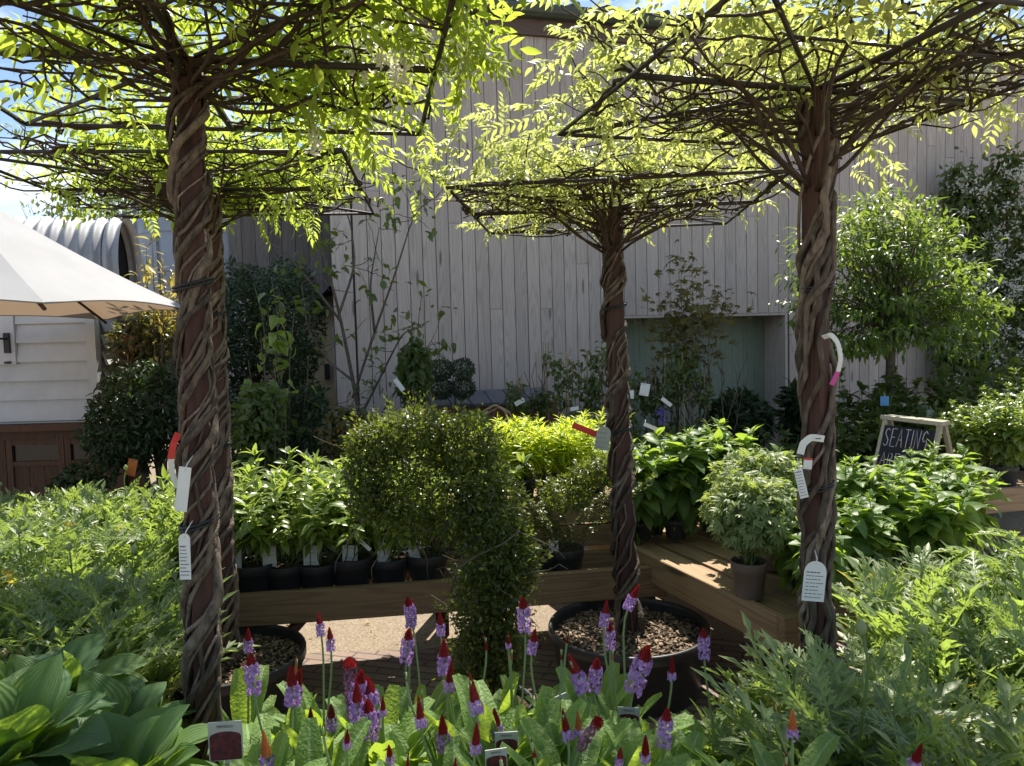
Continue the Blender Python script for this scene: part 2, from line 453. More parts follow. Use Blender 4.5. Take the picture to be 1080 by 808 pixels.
def put(me, name, parent=None, loc=None):
    o = bpy.data.objects.new(name, me)
    COL.objects.link(o)
    if parent is not None: o.parent = parent
    if loc is not None: o.location = loc
    return o

def tag(o, label, cat, group=None, kind=None):
    o['label'] = label; o['category'] = cat
    if group: o['group'] = group
    if kind: o['kind'] = kind
    return o

def thing(name, label, cat, loc=(0, 0, 0), rz=0.0, group=None, sc=1.0):
    o = bpy.data.objects.new(name, None)
    COL.objects.link(o)
    o.empty_display_size = .1
    o.location = tuple(float(x) for x in loc); o.rotation_euler = (0, 0, rz); o.scale = (sc,) * 3
    return tag(o, label, cat, group)

def copy_thing(src, loc, rz, label, group=None, sc=1.0):
    r = src.copy(); COL.objects.link(r)
    r.location = tuple(float(x) for x in loc); r.rotation_euler = (0, 0, rz); r.scale = (sc,) * 3
    r['label'] = label
    if group: r['group'] = group
    for ch in list(src.children):
        c = ch.copy(); COL.objects.link(c); c.parent = r
        for g in list(ch.children):
            d = g.copy(); COL.objects.link(d); d.parent = c
    return r

def structure(name, o, label=None):
    o.name = name; o['kind'] = 'structure'
    return o

def rotz(a):
    c, s_ = math.cos(a), math.sin(a)
    return np.array([[c, -s_, 0], [s_, c, 0], [0, 0, 1.0]])
def rotx(a):
    c, s_ = math.cos(a), math.sin(a)
    return np.array([[1.0, 0, 0], [0, c, -s_], [0, s_, c]])
def roty(a):
    c, s_ = math.cos(a), math.sin(a)
    return np.array([[c, 0, s_], [0, 1.0, 0], [-s_, 0, c]])

# ------------------------------------------------------------------ leaf templates (along +Y, face up +Z, unit length)
def leaf_T(w=0.35, nseg=4, prof=None, fold=0.25, bend=0.5, cols=2, wav=0.0, petiole=0.0, twist=0.0, bump=0.0, seed=0):
    """cols = half columns each side"""
    r = np.random.default_rng(seed)
    prof = prof or (lambda t: math.sin(PI * min(1, t) ** 0.8) ** 0.9)
    ts = np.linspace(0, 1, nseg + 1)
    V, A, F, Z = [], [], [], []
    # centre line in YZ
    y, z, ang = 0.0, 0.0, 0.0
    pts = []
    for i, t in enumerate(ts):
        pts.append((y, z, ang))
        ang -= bend / nseg
        y += math.cos(ang) / nseg; z += math.sin(ang) / nseg
    nc = 2 * cols + 1
    for i, t in enumerate(ts):
        yy, zz, an = pts[i]
        hw = w / 2 * prof(t) + 0.004
        for j in range(nc):
            u = (j - cols) / cols
            h = abs(u) * hw * fold + wav * hw * math.sin(t * 9 + (3 if u > 0 else 0)) * abs(u) ** 2
            if bump: h += bump * w * (r.random() - .5)
            V.append((u * hw, yy - math.sin(an) * h, zz + math.cos(an) * h))
            A.append((.5 + u / 2, t, 0))
    for i in range(nseg):
        for j in range(nc - 1):
            a = i * nc + j
            F += [a, a + 1, a + nc + 1, a + nc]; Z.append(4)
    return np.array(V), np.array(F), np.array(Z), np.array(A)

def join_T(parts):
    V, F, Z, A = [], [], [], []
    n_ = 0
    for T, R, p, sc in parts:
        V.append((T[0] * sc) @ np.asarray(R).T + p); F.append(T[1] + n_); Z.append(T[2]); A.append(T[3]); n_ += len(T[0])
    return np.concatenate(V), np.concatenate(F), np.concatenate(Z), np.concatenate(A)

def dia_T(w=.5, fold=.25):
    V = np.array([(0, 0, 0), (w / 2, .45, fold * w / 2), (0, 1, -.05), (-w / 2, .45, fold * w / 2)])
    return V, np.array([0, 1, 2, 0, 2, 3]), np.array([3, 3]), np.array([(.5, 0, 0), (1, .5, 0), (.5, 1, 0), (0, .5, 0.)])

def pinnate_T(pairs=5, bend=.6, lw=.36, ll=.30, seed=0, droop=.5):
    """compound leaf, unit length"""
    r = np.random.default_rng(seed)
    lf = leaf_T(lw, 3, lambda t: math.sin(PI * t ** .75) ** .8, .3, .4, 1)
    parts = []
    y, z, ang = 0, 0, 0.15
    for i in range(pairs + 1):
        t = i / pairs
        step = (.22 if i == 0 else .78 / pairs)
        ang -= bend / (pairs + 1)
        y += math.cos(ang) * step; z += math.sin(ang) * step
        if i < pairs:
            for sg in (-1, 1):
                R = rotz(-sg * (1.15 - .35 * t + r.normal(0, .12))) @ rotx(-droop * .6 + r.normal(0, .2)) @ roty(sg * .35 + r.normal(0, .25))
                parts.append((lf, R, np.array([0, y, z]), ll * (1 - .25 * abs(t - .4)) * r.uniform(.85, 1.12)))
        else:
            parts.append((lf, rotx(ang - .2), np.array([0, y, z]), ll * 1.05))
    return join_T(parts)

def poppy_T(bend=.9, seed=0, pairs=6):
    """deeply cut, toothed feathery leaf, unit length"""
    r = np.random.default_rng(seed)
    lob = dia_T(.36, .35)
    parts = []
    y, z, ang = 0, 0, 0
    spine = leaf_T(.05, 6, lambda t: 1 - .7 * t, .2, bend, 1)
    parts.append((spine, np.eye(3), np.zeros(3), 1.0))
    nn = pairs + 2
    for i in range(nn):
        ang -= bend / nn
        y += math.cos(ang) / nn; z += math.sin(ang) / nn
        t = (i + 1) / nn
        if i < 1: continue
        L = .225 * (math.sin(PI * t ** .8) ** .7 + .12)
        for sg in (-1, 1):
            R = rotx(ang) @ rotz(-sg * (1.0 - .3 * t + r.normal(0, .1))) @ roty(-sg * .35) @ rotx(r.normal(.1, .18))
            parts.append((lob, R, np.array([0, y, z]), L * r.uniform(.85, 1.15)))
            # teeth on the lobe
            tip = np.array([0, y, z]) + R @ np.array([0, L * .45, 0])
            for s2 in (-1, 1):
                parts.append((lob, R @ rotz(-s2 * .75), tip, L * .5))
    parts.append((lob, rotx(ang), np.array([0, y, z]) - rotx(ang) @ np.array([0, .06, 0]), .2))
    return join_T(parts)

PF_ovate = lambda t: (math.sin(PI * t ** .62)) ** .85 if t < 1 else 0
PF_spat = lambda t: (.28 + .72 * math.sin(PI * min(1, t * .98) ** 1.5) ** .8) if t < .96 else .45
PF_hosta = lambda t: 0.10 if t < .28 else max(0.0, math.sin(PI * ((t - .28) / .72) ** .62)) ** .8
T_wist = [pinnate_T(6, b, .34, .255, s_, d) for b, s_, d in ((.3, 1, .25), (.6, 2, .4), (.95, 3, .5), (.45, 4, .15))]
T_lance = [leaf_T(.30, 4, None, .3, b, 1, seed=i) for i, b in enumerate((.3, .7, 1.1))]
T_spear = [leaf_T(.17, 4, None, .35, b, 1, seed=i) for i, b in enumerate((.2, .5, .9))]
T_broad = [leaf_T(.48, 6, PF_ovate, .22, b, 2, wav=.18, seed=i) for i, b in enumerate((.5, 1.0, 1.5))]
T_hosta = [leaf_T(.62, 12, PF_hosta, .22, b, 4, wav=w_, seed=i) for i, (b, w_) in enumerate(((.7, .10), (1.1, .16), (1.5, .08), (.9, .2)))]
T_prim = [leaf_T(.215, 9, PF_spat, .28, b, 3, wav=.15, bump=.05, seed=i) for i, b in enumerate((.35, .8, 1.3, 1.8))]
T_poppy = [poppy_T(b, i) for i, b in enumerate((.5, .9, 1.3, .7))]
T_small = [leaf_T(.5, 2, PF_ovate, .25, b, 1) for b in (.2, .6)]
T_dia = [dia_T(.52, .25), dia_T(.42, .4)]
T_palm = []
for sdd in range(2):
    lf = leaf_T(.3, 3, None, .25, .5, 1)
    T_palm.append(join_T([(lf, rotz(a) @ rotx(-.15), np.zeros(3), s_) for a, s_ in ((0, 1), (.65, .85), (-.65, .85), (1.35, .6), (-1.35, .6))]))

def rnd_dirs(k, r):
    return nrm(r.normal(size=(k, 3)))

def scatter(mb, Ts, P, D, U, sc, tint, mat, r):
    """spread leaves over the templates"""
    k = len(P)
    which = r.integers(0, len(Ts), k)
    R = frames(D, U)
    sc = np.broadcast_to(sc, (k,)); tint = np.broadcast_to(tint, (k,))
    for i, T in enumerate(Ts):
        q = which == i
        mb.inst(T, P[q], R[q], sc[q], tint[q], mat)

def blob_pts(blobs, k, r, shell=.45):
    """points in a set of ellipsoids, crowded towards their skins, with outward normals"""
    C = np.array([b[0] for b in blobs], float); Rr = np.array([b[1] for b in blobs], float)
    w = np.prod(Rr, axis=1) ** (2 / 3); w /= w.sum()
    i = r.choice(len(blobs), k, p=w)
    d = rnd_dirs(k, r)
    rad = r.random(k) ** (shell / 1.0 * .5)
    P = C[i] + d * Rr[i] * rad[:, None]
    N = nrm(d / Rr[i])
    return P, N

def leaf_cloud(blobs, k, Ts, size, r, mat=0, shell=.5, up=.4, droop=0., tint=(0, 1), mb=None, clump=0):
    mb = mb or MB()
    if clump:
        c, nn = blob_pts(blobs, max(4, k // clump), r, shell)
        i = r.integers(0, len(c), k)
        P = c[i] + r.normal(0, size * .9, (k, 3)); N = nn[i]
    else:
        P, N = blob_pts(blobs, k, r, shell)
    D = nrm(N * .7 + rnd_dirs(k, r) * .8 + np.array([0, 0, -droop]))
    U = nrm(N * .5 + rnd_dirs(k, r) * .6 + np.array([0, 0, up]))
    scatter(mb, Ts, P, D, U, size * r.uniform(.65, 1.25, k), r.uniform(*tint, k), mat, r)
    return mb

def wig(p0, p1, nseg, amp, r, sag=0.0):
    t = np.linspace(0, 1, nseg + 1)[:, None]
    P = np.asarray(p0) * (1 - t) + np.asarray(p1) * t
    nz_ = np.cumsum(r.normal(0, amp, (nseg + 1, 3)), axis=0)
    nz_ -= nz_[0] * (1 - t) + nz_[-1] * t
    P = P + nz_
    P[:, 2] -= sag * 4 * (t * (1 - t))[:, 0]
    return P

def grow(mb, p, d, L, r0, depth, r, tips, spread=.6, kids=(2, 3), up=.15, taper=.6, ratio=.72, wob=.06, k=5):
    n_ = 5
    P = [np.asarray(p, float)]
    dd = nrm(d)
    for i in range(n_):
        dd = nrm(dd + r.normal(0, wob * 2, 3) + np.array([0, 0, up * .25]))
        P.append(P[-1] + dd * L / n_)
    P = np.array(P)
    r1 = r0 * taper
    mb.tube(P, np.linspace(r0, r1, n_ + 1), k)
    tips.append((P[-1], dd, depth))
    if depth > 0:
        for j in range(r.integers(kids[0], kids[1] + 1)):
            s_ = P[r.integers(2, n_ + 1)] if j else P[-1]
            nd = nrm(dd + rnd_dirs(1, r)[0] * spread + np.array([0, 0, up]))
            grow(mb, s_, nd, L * ratio * r.uniform(.75, 1.15), r1 * .85, depth - 1, r, tips, spread, kids, up, taper, ratio, wob, max(4, k - 1))

def make(name, label, cat, parts, loc, rz=0.0, group=None, sc=1.0):
    t = thing(name, label, cat, loc, rz, group, sc)
    for pn, me in parts:
        put(me, pn, t)
    return t

def pot_mesh(R, h, mat='pot'):
    mb = MB()
    mb.lathe([(0.001, 0), (R * .74, 0), (R * .76, .004), (R * .93, h * .72), (R * .97, h * .73), (R, h - .004), (R * .99, h), (R * .93, h), (R * .9, h * .8)], 22)
    return mb.mesh('pot', mat)
def soil_mesh(R, h):
    mb = MB(); k = 20
    r = np.random.default_rng(3)
    mb.lathe([(R, h), (R * .6, h + .008), (.001, h + .012)], k)
    chip = box_T()
    n_ = 60
    a = r.random(n_) * 2 * PI; q = R * .9 * np.sqrt(r.random(n_))
    mb.inst(chip, np.stack([q * np.cos(a), q * np.sin(a), np.full(n_, h + .008)], -1), frames(rnd_dirs(n_, r), rnd_dirs(n_, r)), np.stack([np.full(n_, .012)] * 3, -1) * r.uniform(.5, 1.2, (n_, 1)), r.random(n_))
    return mb.mesh('soil', 'soil')
def box_T(d=(1, .6, .25)):
    b = MB(); b.box((0, 0, 0), d)
    c = b.ch[0]
    return c[0], c[1], c[2], c[3]

# ================================================================== SETTING
def sheet(name, pts, z, mat):
    mb = MB()
    P = np.array([(x, y, z) for x, y in pts], float)
    mb.add(P, list(range(len(P))), [len(P)])
    return structure(name, mb.obj(name, mat))
sheet('ground', [(-400, -200), (400, -200), (400, 600), (-400, 600)], 0.0, 'gravel')
sheet('path', [(-6, 3.0), (6, 3.0), (6, 5.6), (-6, 5.6)], 0.004, 'gravel')
sheet('pavement', [(-6, .2), (6, .2), (6, 3.9), (-6, 3.62)], 0.008, 'paving')

# ------------------------------------------------------------------ barn
WA = math.radians(14.4)
barn = thing('timber_barn', 'tall barn clad in silvery vertical boards behind the plants', 'barn', (-1.81, 7.64, 0), WA)
BL = 13.0
def wx(px):   # distance along the barn wall for a column of the photograph
    t = (px - 540) / 780
    Y = (8 + .257 * .41) / (1 - .257 * t)
    return (t * Y + 1.81) / math.cos(WA)
RX0, RX1, RZ = wx(650), wx(829), 1.83
r = np.random.default_rng(21)
mb = MB()
x = 0.22
while x < BL:
    w = .142
    z0 = RZ if (x + w > RX0 and x < RX1) else 0.0
    cuts = [z0]
    if r.random() < .55: cuts.append(r.uniform(1.9, 3.9))
    cuts.append(4.9)
    for a, b in zip(cuts[:-1], cuts[1:]):
        mb.box((x + w / 2, -.013 + r.normal(0, .0016), (a + b) / 2), (w - .0065, .026, b - a - .003), tint=r.random(), bev=.002)
    x += w
mb.obj('cladding', 'larch', barn)
mb = MB()
# carcass behind the boards, with the doorway left open
def box2(mb, x0, x1, y0, y1, z0, z1, **k):
    mb.box(((x0 + x1) / 2, (y0 + y1) / 2, (z0 + z1) / 2), (x1 - x0, y1 - y0, z1 - z0), **k)
box2(mb, 0.02, RX0, .012, 6, 0, 4.9); box2(mb, RX1, BL, .012, 6, 0, 4.9); box2(mb, RX0, RX1, .012, 6, RZ + .02, 4.9); box2(mb, RX0, RX1, .55, 6, 0, RZ + .02)
mb.obj('carcass', 'darktim', barn)
mb = MB()
box2(mb, 0.0, .2, -.036, .02, 0, 4.9); 
mb.obj('corner_board', 'larch', barn)
mb = MB()
for i in range(14):
    a = RX0 + .01 + i * (RX1 - RX0 - .02) / 14
    box2(mb, a, a + (RX1 - RX0 - .02) / 14 - .003, .40, .43, .02, RZ)
mb.obj('recessed_door', 'greenpanel', barn)
mb = MB()
box2(mb, RX1 - .02, RX1 + .012, -.03, .40, 0, RZ); box2(mb, RX0 - .012, RX0 + .02, -.03, .40, 0, RZ)
box2(mb, RX0, RX1, -.031, .40, RZ - .03, RZ - .001)
mb.obj('door_reveal', 'larch', barn)
mb = MB(); box2(mb, -.1, BL, -.07, .0, 4.84, 5.03); mb.obj('fascia', 'fascia', barn)
mb = MB()
pr = [(-.14, .0), (-.145, -.04), (-.13, -.085), (-.09, -.115), (-.03, -.12), (.02, -.10), (.03, 0)]
k = len(pr)
V = np.array([(xx, y - .06, z + 5.12) for xx in (-.15, BL) for y, z in pr])
F = [[i, i + 1, i + 1 + k, i + k] for i in range(k - 1)] + [list(range(k))[::-1], list(range(k, 2 * k))]
mb.add(V, [q for f in F for q in f], [len(f) for f in F])
g = mb.obj('gutter', 'gutter', barn)
mb = MB()
for i in range(4):
    xx = 1.0 + i * 3.0
    MB().box((xx, -.15, 5.06), (.02, .17, .125)).obj('gutter_bracket', 'gutter', g)
mb = MB()
th = math.radians(18)
mb.box((BL / 2 - .1, 1.6 - .1, 5.08 + 1.6 * math.tan(th)), (BL + .2, 3.5, .03), rotx(th))
rf = mb.obj('roof', 'roofm', barn)
mb = MB()
for i in range(36):
    xx = .2 + i * .35
    mb.tube([(xx, -.2, 5.135), (xx, .2, 5.265)], .034, 8)
mb.obj('roof_ridge_cap', 'roofm', rf)

# ------------------------------------------------------------------ left background buildings
t = thing('outbuilding', 'dark boarded outbuilding with cream lower wall left of the barn', 'outbuilding', (-2.75, 9.3, 0), math.radians(8))
mb = MB(); r = np.random.default_rng(4)
for i in range(9):
    zt = 3.95 - .03 * i
    mb.box((-.62 + i * .16, 0, (2.2 + zt) / 2), (.155, .03, zt - 2.2), tint=r.random())
box2(mb, -.7, .9, .02, 2.5, 2.2, 3.9)
mb.obj('upper_boarding', 'darktim', t)
mb = MB(); box2(mb, -.55, 1.1, .03, 2.4, 0, 2.2); mb.obj('lower_wall', 'cream', t)
mb = MB()
for i in range(5):
    mb.box((.25 + i * .1, -.22 + 0.0, 2.02 + i * .10), (.13, .5, .025), roty(-.75), tint=r.random())
mb.obj('lean_to_roof', 'slate', t)
f = MB().box((.62, -.012, 1.42), (.22, .07, .80)).obj('window', 'whitep', t)
MB().box((.62, -.052, 1.42), (.15, .02, .70)).obj('pane', 'darkglass', f)
MB().box((.42, -.02, 1.25), (.06, .05, .2)).obj('wall_lamp', 'black', t)

t = thing('grain_silo', 'galvanised round silo with conical lid between the trees', 'silo', tuple(W(217, 404, 16)[:2]) + (0,))
mb = MB(); zt = W(217, 212, 16)[2]
pf = []
for i in range(6):
    z = i * zt / 6
    pf += [(1.2, z), (1.2, z + zt / 6 - .03), (1.215, z + zt / 6 - .015)]
pf += [(1.2, zt)]
mb.lathe(pf, 28, smooth=False)
mb.obj('drum', 'galv', t)
MB().lathe([(1.28, zt - .03), (1.28, zt + .03), (.35, zt + .5), (.34, zt + .6), (.001, zt + .62)], 28, smooth=False).obj('lid', 'galv', t)
mb = MB()
for i in range(10):
    a = i * 2 * PI / 10
    mb.box((1.22 * math.cos(a), 1.22 * math.sin(a), zt / 2), (.05, .09, zt), rotz(a))
mb.obj('stiffener', 'galv', t)

t = thing('arched_shed', 'barrel roofed shed of white corrugated sheet behind the parasol', 'shed', tuple(W(147, 404, 12)[:2]) + (0,), math.radians(15))
mb = MB()
zc, Ra = 2.84, .82
xs = np.arange(-6, .001, .022); aa = np.linspace(-.2, PI + .2, 40)
X_, A_ = np.meshgrid(xs, aa, indexing='ij')
rr_ = Ra + .042 * np.cos(X_ * 2 * PI / .19)
V = np.stack([X_, -rr_ * np.cos(A_), zc + rr_ * np.sin(A_)], -1).reshape(-1, 3)
na = len(aa); i = np.arange(len(xs) - 1)[:, None]; j = np.arange(na - 1)[None, :]
q = np.stack([i * na + j, i * na + j + 1, (i + 1) * na + j + 1, (i + 1) * na + j], -1).reshape(-1)
mb.add(V, q, [4] * ((len(xs) - 1) * (na - 1)), None, 0, True)
mb.obj('roof', 'corr', t)
mb = MB()
P = [(Ra * .97 * math.cos(a), zc + Ra * .97 * math.sin(a)) for a in np.linspace(-.2, PI + .2, 24)]
mb.poly(P, .04, rotz(PI / 2), (-.25, 0, 0)); mb.obj('end_panel', plain('end_grille_shade', (.012, .012, .013), .95, .05), t)  # near-black end: dark grille with the interior's shade put into its colour
MB().box((-3, 0, 1.15), (5.4, 2.3, 2.3)).obj('wall', 'corr', t)

# white boarded hut on a brown timber base
hut = thing('white_hut', 'white weatherboarded hut with a dark lock on its door at left', 'hut', (0, 6.6, 0))
hx = W(104, 404, 6.6)[0]
zs = W(60, 443, 6.6)[2]
def zy(y, px=60, Y=6.6): return W(px, y, Y)[2]
mb = MB(); r = np.random.default_rng(5)
lines = [443, 421, 401, 381, 361, 341, 321]
for a, b in zip(lines[:-1], lines[1:]):
    z0, z1 = zy(a), zy(b)
    x0 = -7.0 if z0 < zy(385) else W(22, 404, 6.6)[0]
    V = [(x0, -.035, z0), (hx - .06, -.035, z0), (hx - .06, -.008, z1), (x0, -.008, z1), (x0, 0.02, z0), (hx - .06, .02, z0), (hx - .06, .02, z1), (x0, .02, z1)]
    F = [[0, 1, 2, 3], [4, 7, 6, 5], [0, 4, 5, 1], [3, 2, 6, 7], [0, 3, 7, 4], [1, 5, 6, 2]]
    mb.add(np.array(V), [q for f in F for q in f], [4] * 6)
mb.obj('weatherboard', 'whitep', hut)
mb = MB(); box2(mb, -7, hx - .03, .02, 2.2, zs - .02, zy(321)); mb.obj('body', 'whitep', hut)
mb = MB(); box2(mb, -7, hx + .1, -.12, 2.3, zy(320.5), zy(317)); mb.obj('roof', 'slate', hut)
mb = MB(); box2(mb, hx - .06, hx + .02, -.05, .03, zs, zy(321)); mb.obj('corner_post', 'whitep', hut)
mb = MB()
for i in range(7):
    z = zs + .04 + i * .15
    mb.box((hx + .02, .30, z + .05), (.022, .42, .13), roty(-.35))
mb.obj('side_louvre', 'whitep', hut)
dx = W(24, 404, 6.6)[0]
d = MB()
box2(d, -7.0, dx - .02, -.045, .02, zy(383), zy(322))
dr = d.obj('door', 'whitep', hut)
mb = MB(); box2(mb, dx - .105, dx - .055, -.065, -.045, zy(371), zy(350)); mb.tube([(dx - .08, -.10, zy(356)), (dx - .20, -.10, zy(355.5))], .009, 6); mb.tube([(dx - .08, -.06, zy(356)), (dx - .08, -.10, zy(356))], .009, 6)
mb.obj('lock', 'black', dr)
mb = MB()
mb.box((dx - .085, -.055, zy(381)), (.05, .022, .02)); mb.obj('hinge', 'black', dr)
mb = MB(); mb.box((hx + .21, .05, zy(368)), (.20, .03, .075)); mb.box((hx + .27, .03, zy(362)), (.16, .04, .40))
mb.obj('side_bracket', 'black', hut)
base = thing('timber_hutch', 'brown timber cabinet with dark mesh panels and a heart cut under the white hut', 'cabinet', (0, 6.45, 0))
mb = MB(); box2(mb, -7, hx + .45, -.06, .16, zs - .075, zs - .025); box2(mb, -7, hx + .42, -.02, .14, zs - .15, zs - .077)
mb.obj('top_sill', 'browntim', base)
mb = MB(); mb2 = MB(); mb3 = MB()
z_a, z_b, z_c = zs - .15, zy(487, Y=6.45), 0.1
edges = [W(px, 404, 6.45)[0] for px in (-56, 2, 64, 126)]
for a, b in zip(edges[:-1], edges[1:]):
    box2(mb, a + .003, a + .055, -.012, .05, z_c, z_a); box2(mb, b - .055, b - .003, -.012, .05, z_c, z_a)
    box2(mb, a + .055, b - .055, -.009, .05, z_a - .05, z_a); box2(mb, a + .055, b - .055, -.009, .05, z_b - .03, z_b + .01)
    box2(mb2, a + .055, b - .055, .012, .03, z_b, z_a - .04)
    for i in range(3):
        w = (b - a - .11) / 3
        box2(mb3, a + .055 + i * w, a + .055 + (i + 1) * w - .004, .004, .04, z_c, z_b - .032)
mb.obj('frame', 'browntim', base); mb2.obj('mesh_panel', 'darkglass', base); bd = mb3.obj('door_board', 'browntim', base)
mb = MB()
hp = [(.030 * math.sin(a) ** 3 * 1.1, .028 * (13 * math.cos(a) - 5 * math.cos(2 * a) - 2 * math.cos(3 * a) - math.cos(4 * a)) / 14) for a in np.linspace(0, 2 * PI, 25)[:-1]]
c_ = W(33, 516, 6.45); mb.poly(hp, .004, None, (c_[0], .0, c_[2])); mb.obj('heart_cutout', 'darkglass', base)
mb = MB(); box2(mb, -7, hx + .4, .05, .15, .0, zs - .2); mb.obj('back', 'browntim', base)

# parasol (six sided, 3 m)
C_ = np.array([-3.75, 5.03]); ze, za = 1.885, 2.78
pt = thing('parasol', 'cream market parasol at the left edge above the white hut', 'parasol', (C_[0], C_[1], 0))
a0 = math.atan2(4.1 - 5.03, -2.66 + 3.85); Rp = 1.51
cor = [np.array([Rp * math.cos(a0 + i * PI / 3), Rp * math.sin(a0 + i * PI / 3), ze]) for i in range(6)]
mb = MB(); apex = np.array([0, 0, za])
for i in range(6):
    c0, c1 = cor[i], cor[(i + 1) % 6]
    G = 10; V = []; F = []
    for u in range(G + 1):
        for v in range(G + 1):
            tt = u / G; p_ = apex * (1 - tt) + (c0 * (1 - v / G) + c1 * v / G) * tt
            p_ = p_ + np.array([0, 0, -.055 * math.sin(PI * tt * .9) + .045 * math.sin(PI * v / G) * tt ** 2 * 1.0])
            V.append(p_)
    for u in range(G):
        for v in range(G):
            a = u * (G + 1) + v; F += [a, a + G + 1, a + G + 2, a + 1]
    mb.add(np.array(V), F, [4] * G * G, None, 0, True)
    # hem
    hem = np.array([V[G * (G + 1) + v] for v in range(G + 1)])
    mb.tube(hem, .006, 5)
mb.obj('canopy', 'cloth', pt)
for i in range(6):
    mb = MB(); mb.tube([apex - (0, 0, .07), apex * .5 + cor[i] * .495 - np.array([0, 0, .095]), cor[i] * .99 - np.array([0, 0, .03])], .012, 6); rb = mb.obj('rib', 'browntim', pt)
mb = MB(); mb.tube([(0, 0, .05), (0, 0, za + .05)], .025, 10); mb.obj('pole', 'browntim', pt)
mb = MB(); mb.lathe([(.001, 0), (.3, 0), (.3, .05), (.05, .08), (.001, .08)], 20); mb.obj('base', 'black', pt)

# ------------------------------------------------------------------ benches
def bench_box(name, label, x0, x1, y0, y1, z, rz=0.0, loc=(0, 0), rail=.14, slat=.12, group=None, along='X', drop=.0):
    t = thing(name, label, 'display bench', (loc[0], loc[1], 0), rz, group)
    mb = MB(); r = np.random.default_rng(int(abs(x0) * 100 + abs(y1) * 10))
    if along == 'X':
        y = y0 + .05
        while y < y1 - .02:
            box2(mb, x0 + .04, x1 - .04, y, min(y + slat, y1), z - .035 - drop, z - .012 - drop, tint=r.random()); y += slat + .02
        mb.obj('slats', 'bench', t)
    else:
        x = x0 + .05
        while x < x1 - .02:
            box2(mb, x, min(x + slat, x1), y0 + .04, y1 - .04, z - .045, z - .022, tint=r.random()); x += slat + .028
        mb.obj('slats', M['bench_y'], t)
    for nm, b in (('front_rail', (x0, x1, y0, y0 + .04)), ('back_rail', (x0, x1, y1 - .04, y1))):
        mb = MB(); mb.box(((b[0] + b[1]) / 2, (b[2] + b[3]) / 2, z - rail / 2), (b[1] - b[0], b[3] - b[2], rail), bev=.004); mb.obj(nm, 'bench', t)
    for b in ((x0, x0 + .04), (x1 - .04, x1)):
        mb = MB(); mb.box(((b[0] + b[1]) / 2, (y0 + y1) / 2, z - rail / 2 - .002), (b[1] - b[0], y1 - y0 - .084, rail), bev=.004); mb.obj('side_rail', M['bench_y'], t)
    for xx in (x0 + .08, x1 - .08):
        for yy in (y0 + .09, y1 - .09):
            MB().box((xx, yy, (z - .04) / 2), (.07, .07, z - .04)).obj('leg', 'post', t)
    return t
M['bench_y'] = wood_mat('bench_timber_lengthwise', (.36, .25, .145), (.23, .155, .09), 'Y', tint=.2, stain=(.19, .14, .095))

ba = math.radians(7.3)
st = bench_box('front_staging', 'low timber staging bench carrying the row of black pots', -.25, 2.02, 0, .36, .443, ba, (-1.25, 3.39), .155, drop=.07)
mb = MB(); mb.tube([(-.05 + .28, .04, .30), (-.05 + .02, .04, .02)], .028, 4); mb.obj('brace', 'browntim', st)
ub = thing('raised_tier', 'upper timber step of the staging with the lime green plants', 'display bench', (-1.25, 3.39, 0), ba)
for i, (a, b) in enumerate(((.46, .575), (.59, .705))):
    mb = MB(); box2(mb, 1.25, 2.0, .38, .42, a, b); mb.obj('riser_board', 'bench', ub)
mb = MB(); r = np.random.default_rng(3)
for i in range(3): box2(mb, .85, 2.0, .43 + i * .13, .43 + i * .13 + .12, .68, .703, tint=r.random())
mb.obj('slats', 'bench', ub)
for xx in (.9, 1.95):
    MB().box((xx, .46, .33), (.07, .07, .66)).obj('leg', 'post', ub); MB().box((xx, .76, .33), (.07, .07, .66)).obj('leg', 'post', ub)

e0, e1 = np.array([1.02, 2.773]), np.array([.615, 3.777])
ea = math.atan2(e1[1] - e0[1], e1[0] - e0[0]) - PI / 2
bench_box('right_staging', 'long timber bench with gappy slats right of the centre tub', 0, 1.25, 0, 2.1, .5, ea, tuple(e0), .14, .12, along='Y')
bench_box('far_staging', 'timber bench end at the far right edge under bright potted plants', 0, 1.6, 0, .8, .585, math.radians(12), tuple(W(1018, 404, 4.5)[:2]), .15)
bench_box('primula_table', 'foreground timber table under the lilac and red primulas', -1.7, .36, 0, .86, .6, 0, (.0, .62), .12)
bench_box('primula_step', 'lower timber step under the rear primulas', -.66, .36, 0, .52, .46, 0, (.0, 1.50), .12)
bench_box('poppy_table', 'timber table under the ferny plants at the right', 0, 1.5, 0, .93, .36, 0, (.54, .85), .12)
bench_box('poppy_table', 'second timber table under the ferny plants behind the right post', 0, 1.3, 0, .75, .36, 0, (.97, 1.80), .12)
bench_box('left_table', 'timber table under the ferny plants at the left', -2.2, 0, 0, 2.1, .40, math.radians(22), (-1.12, 1.9), .12)

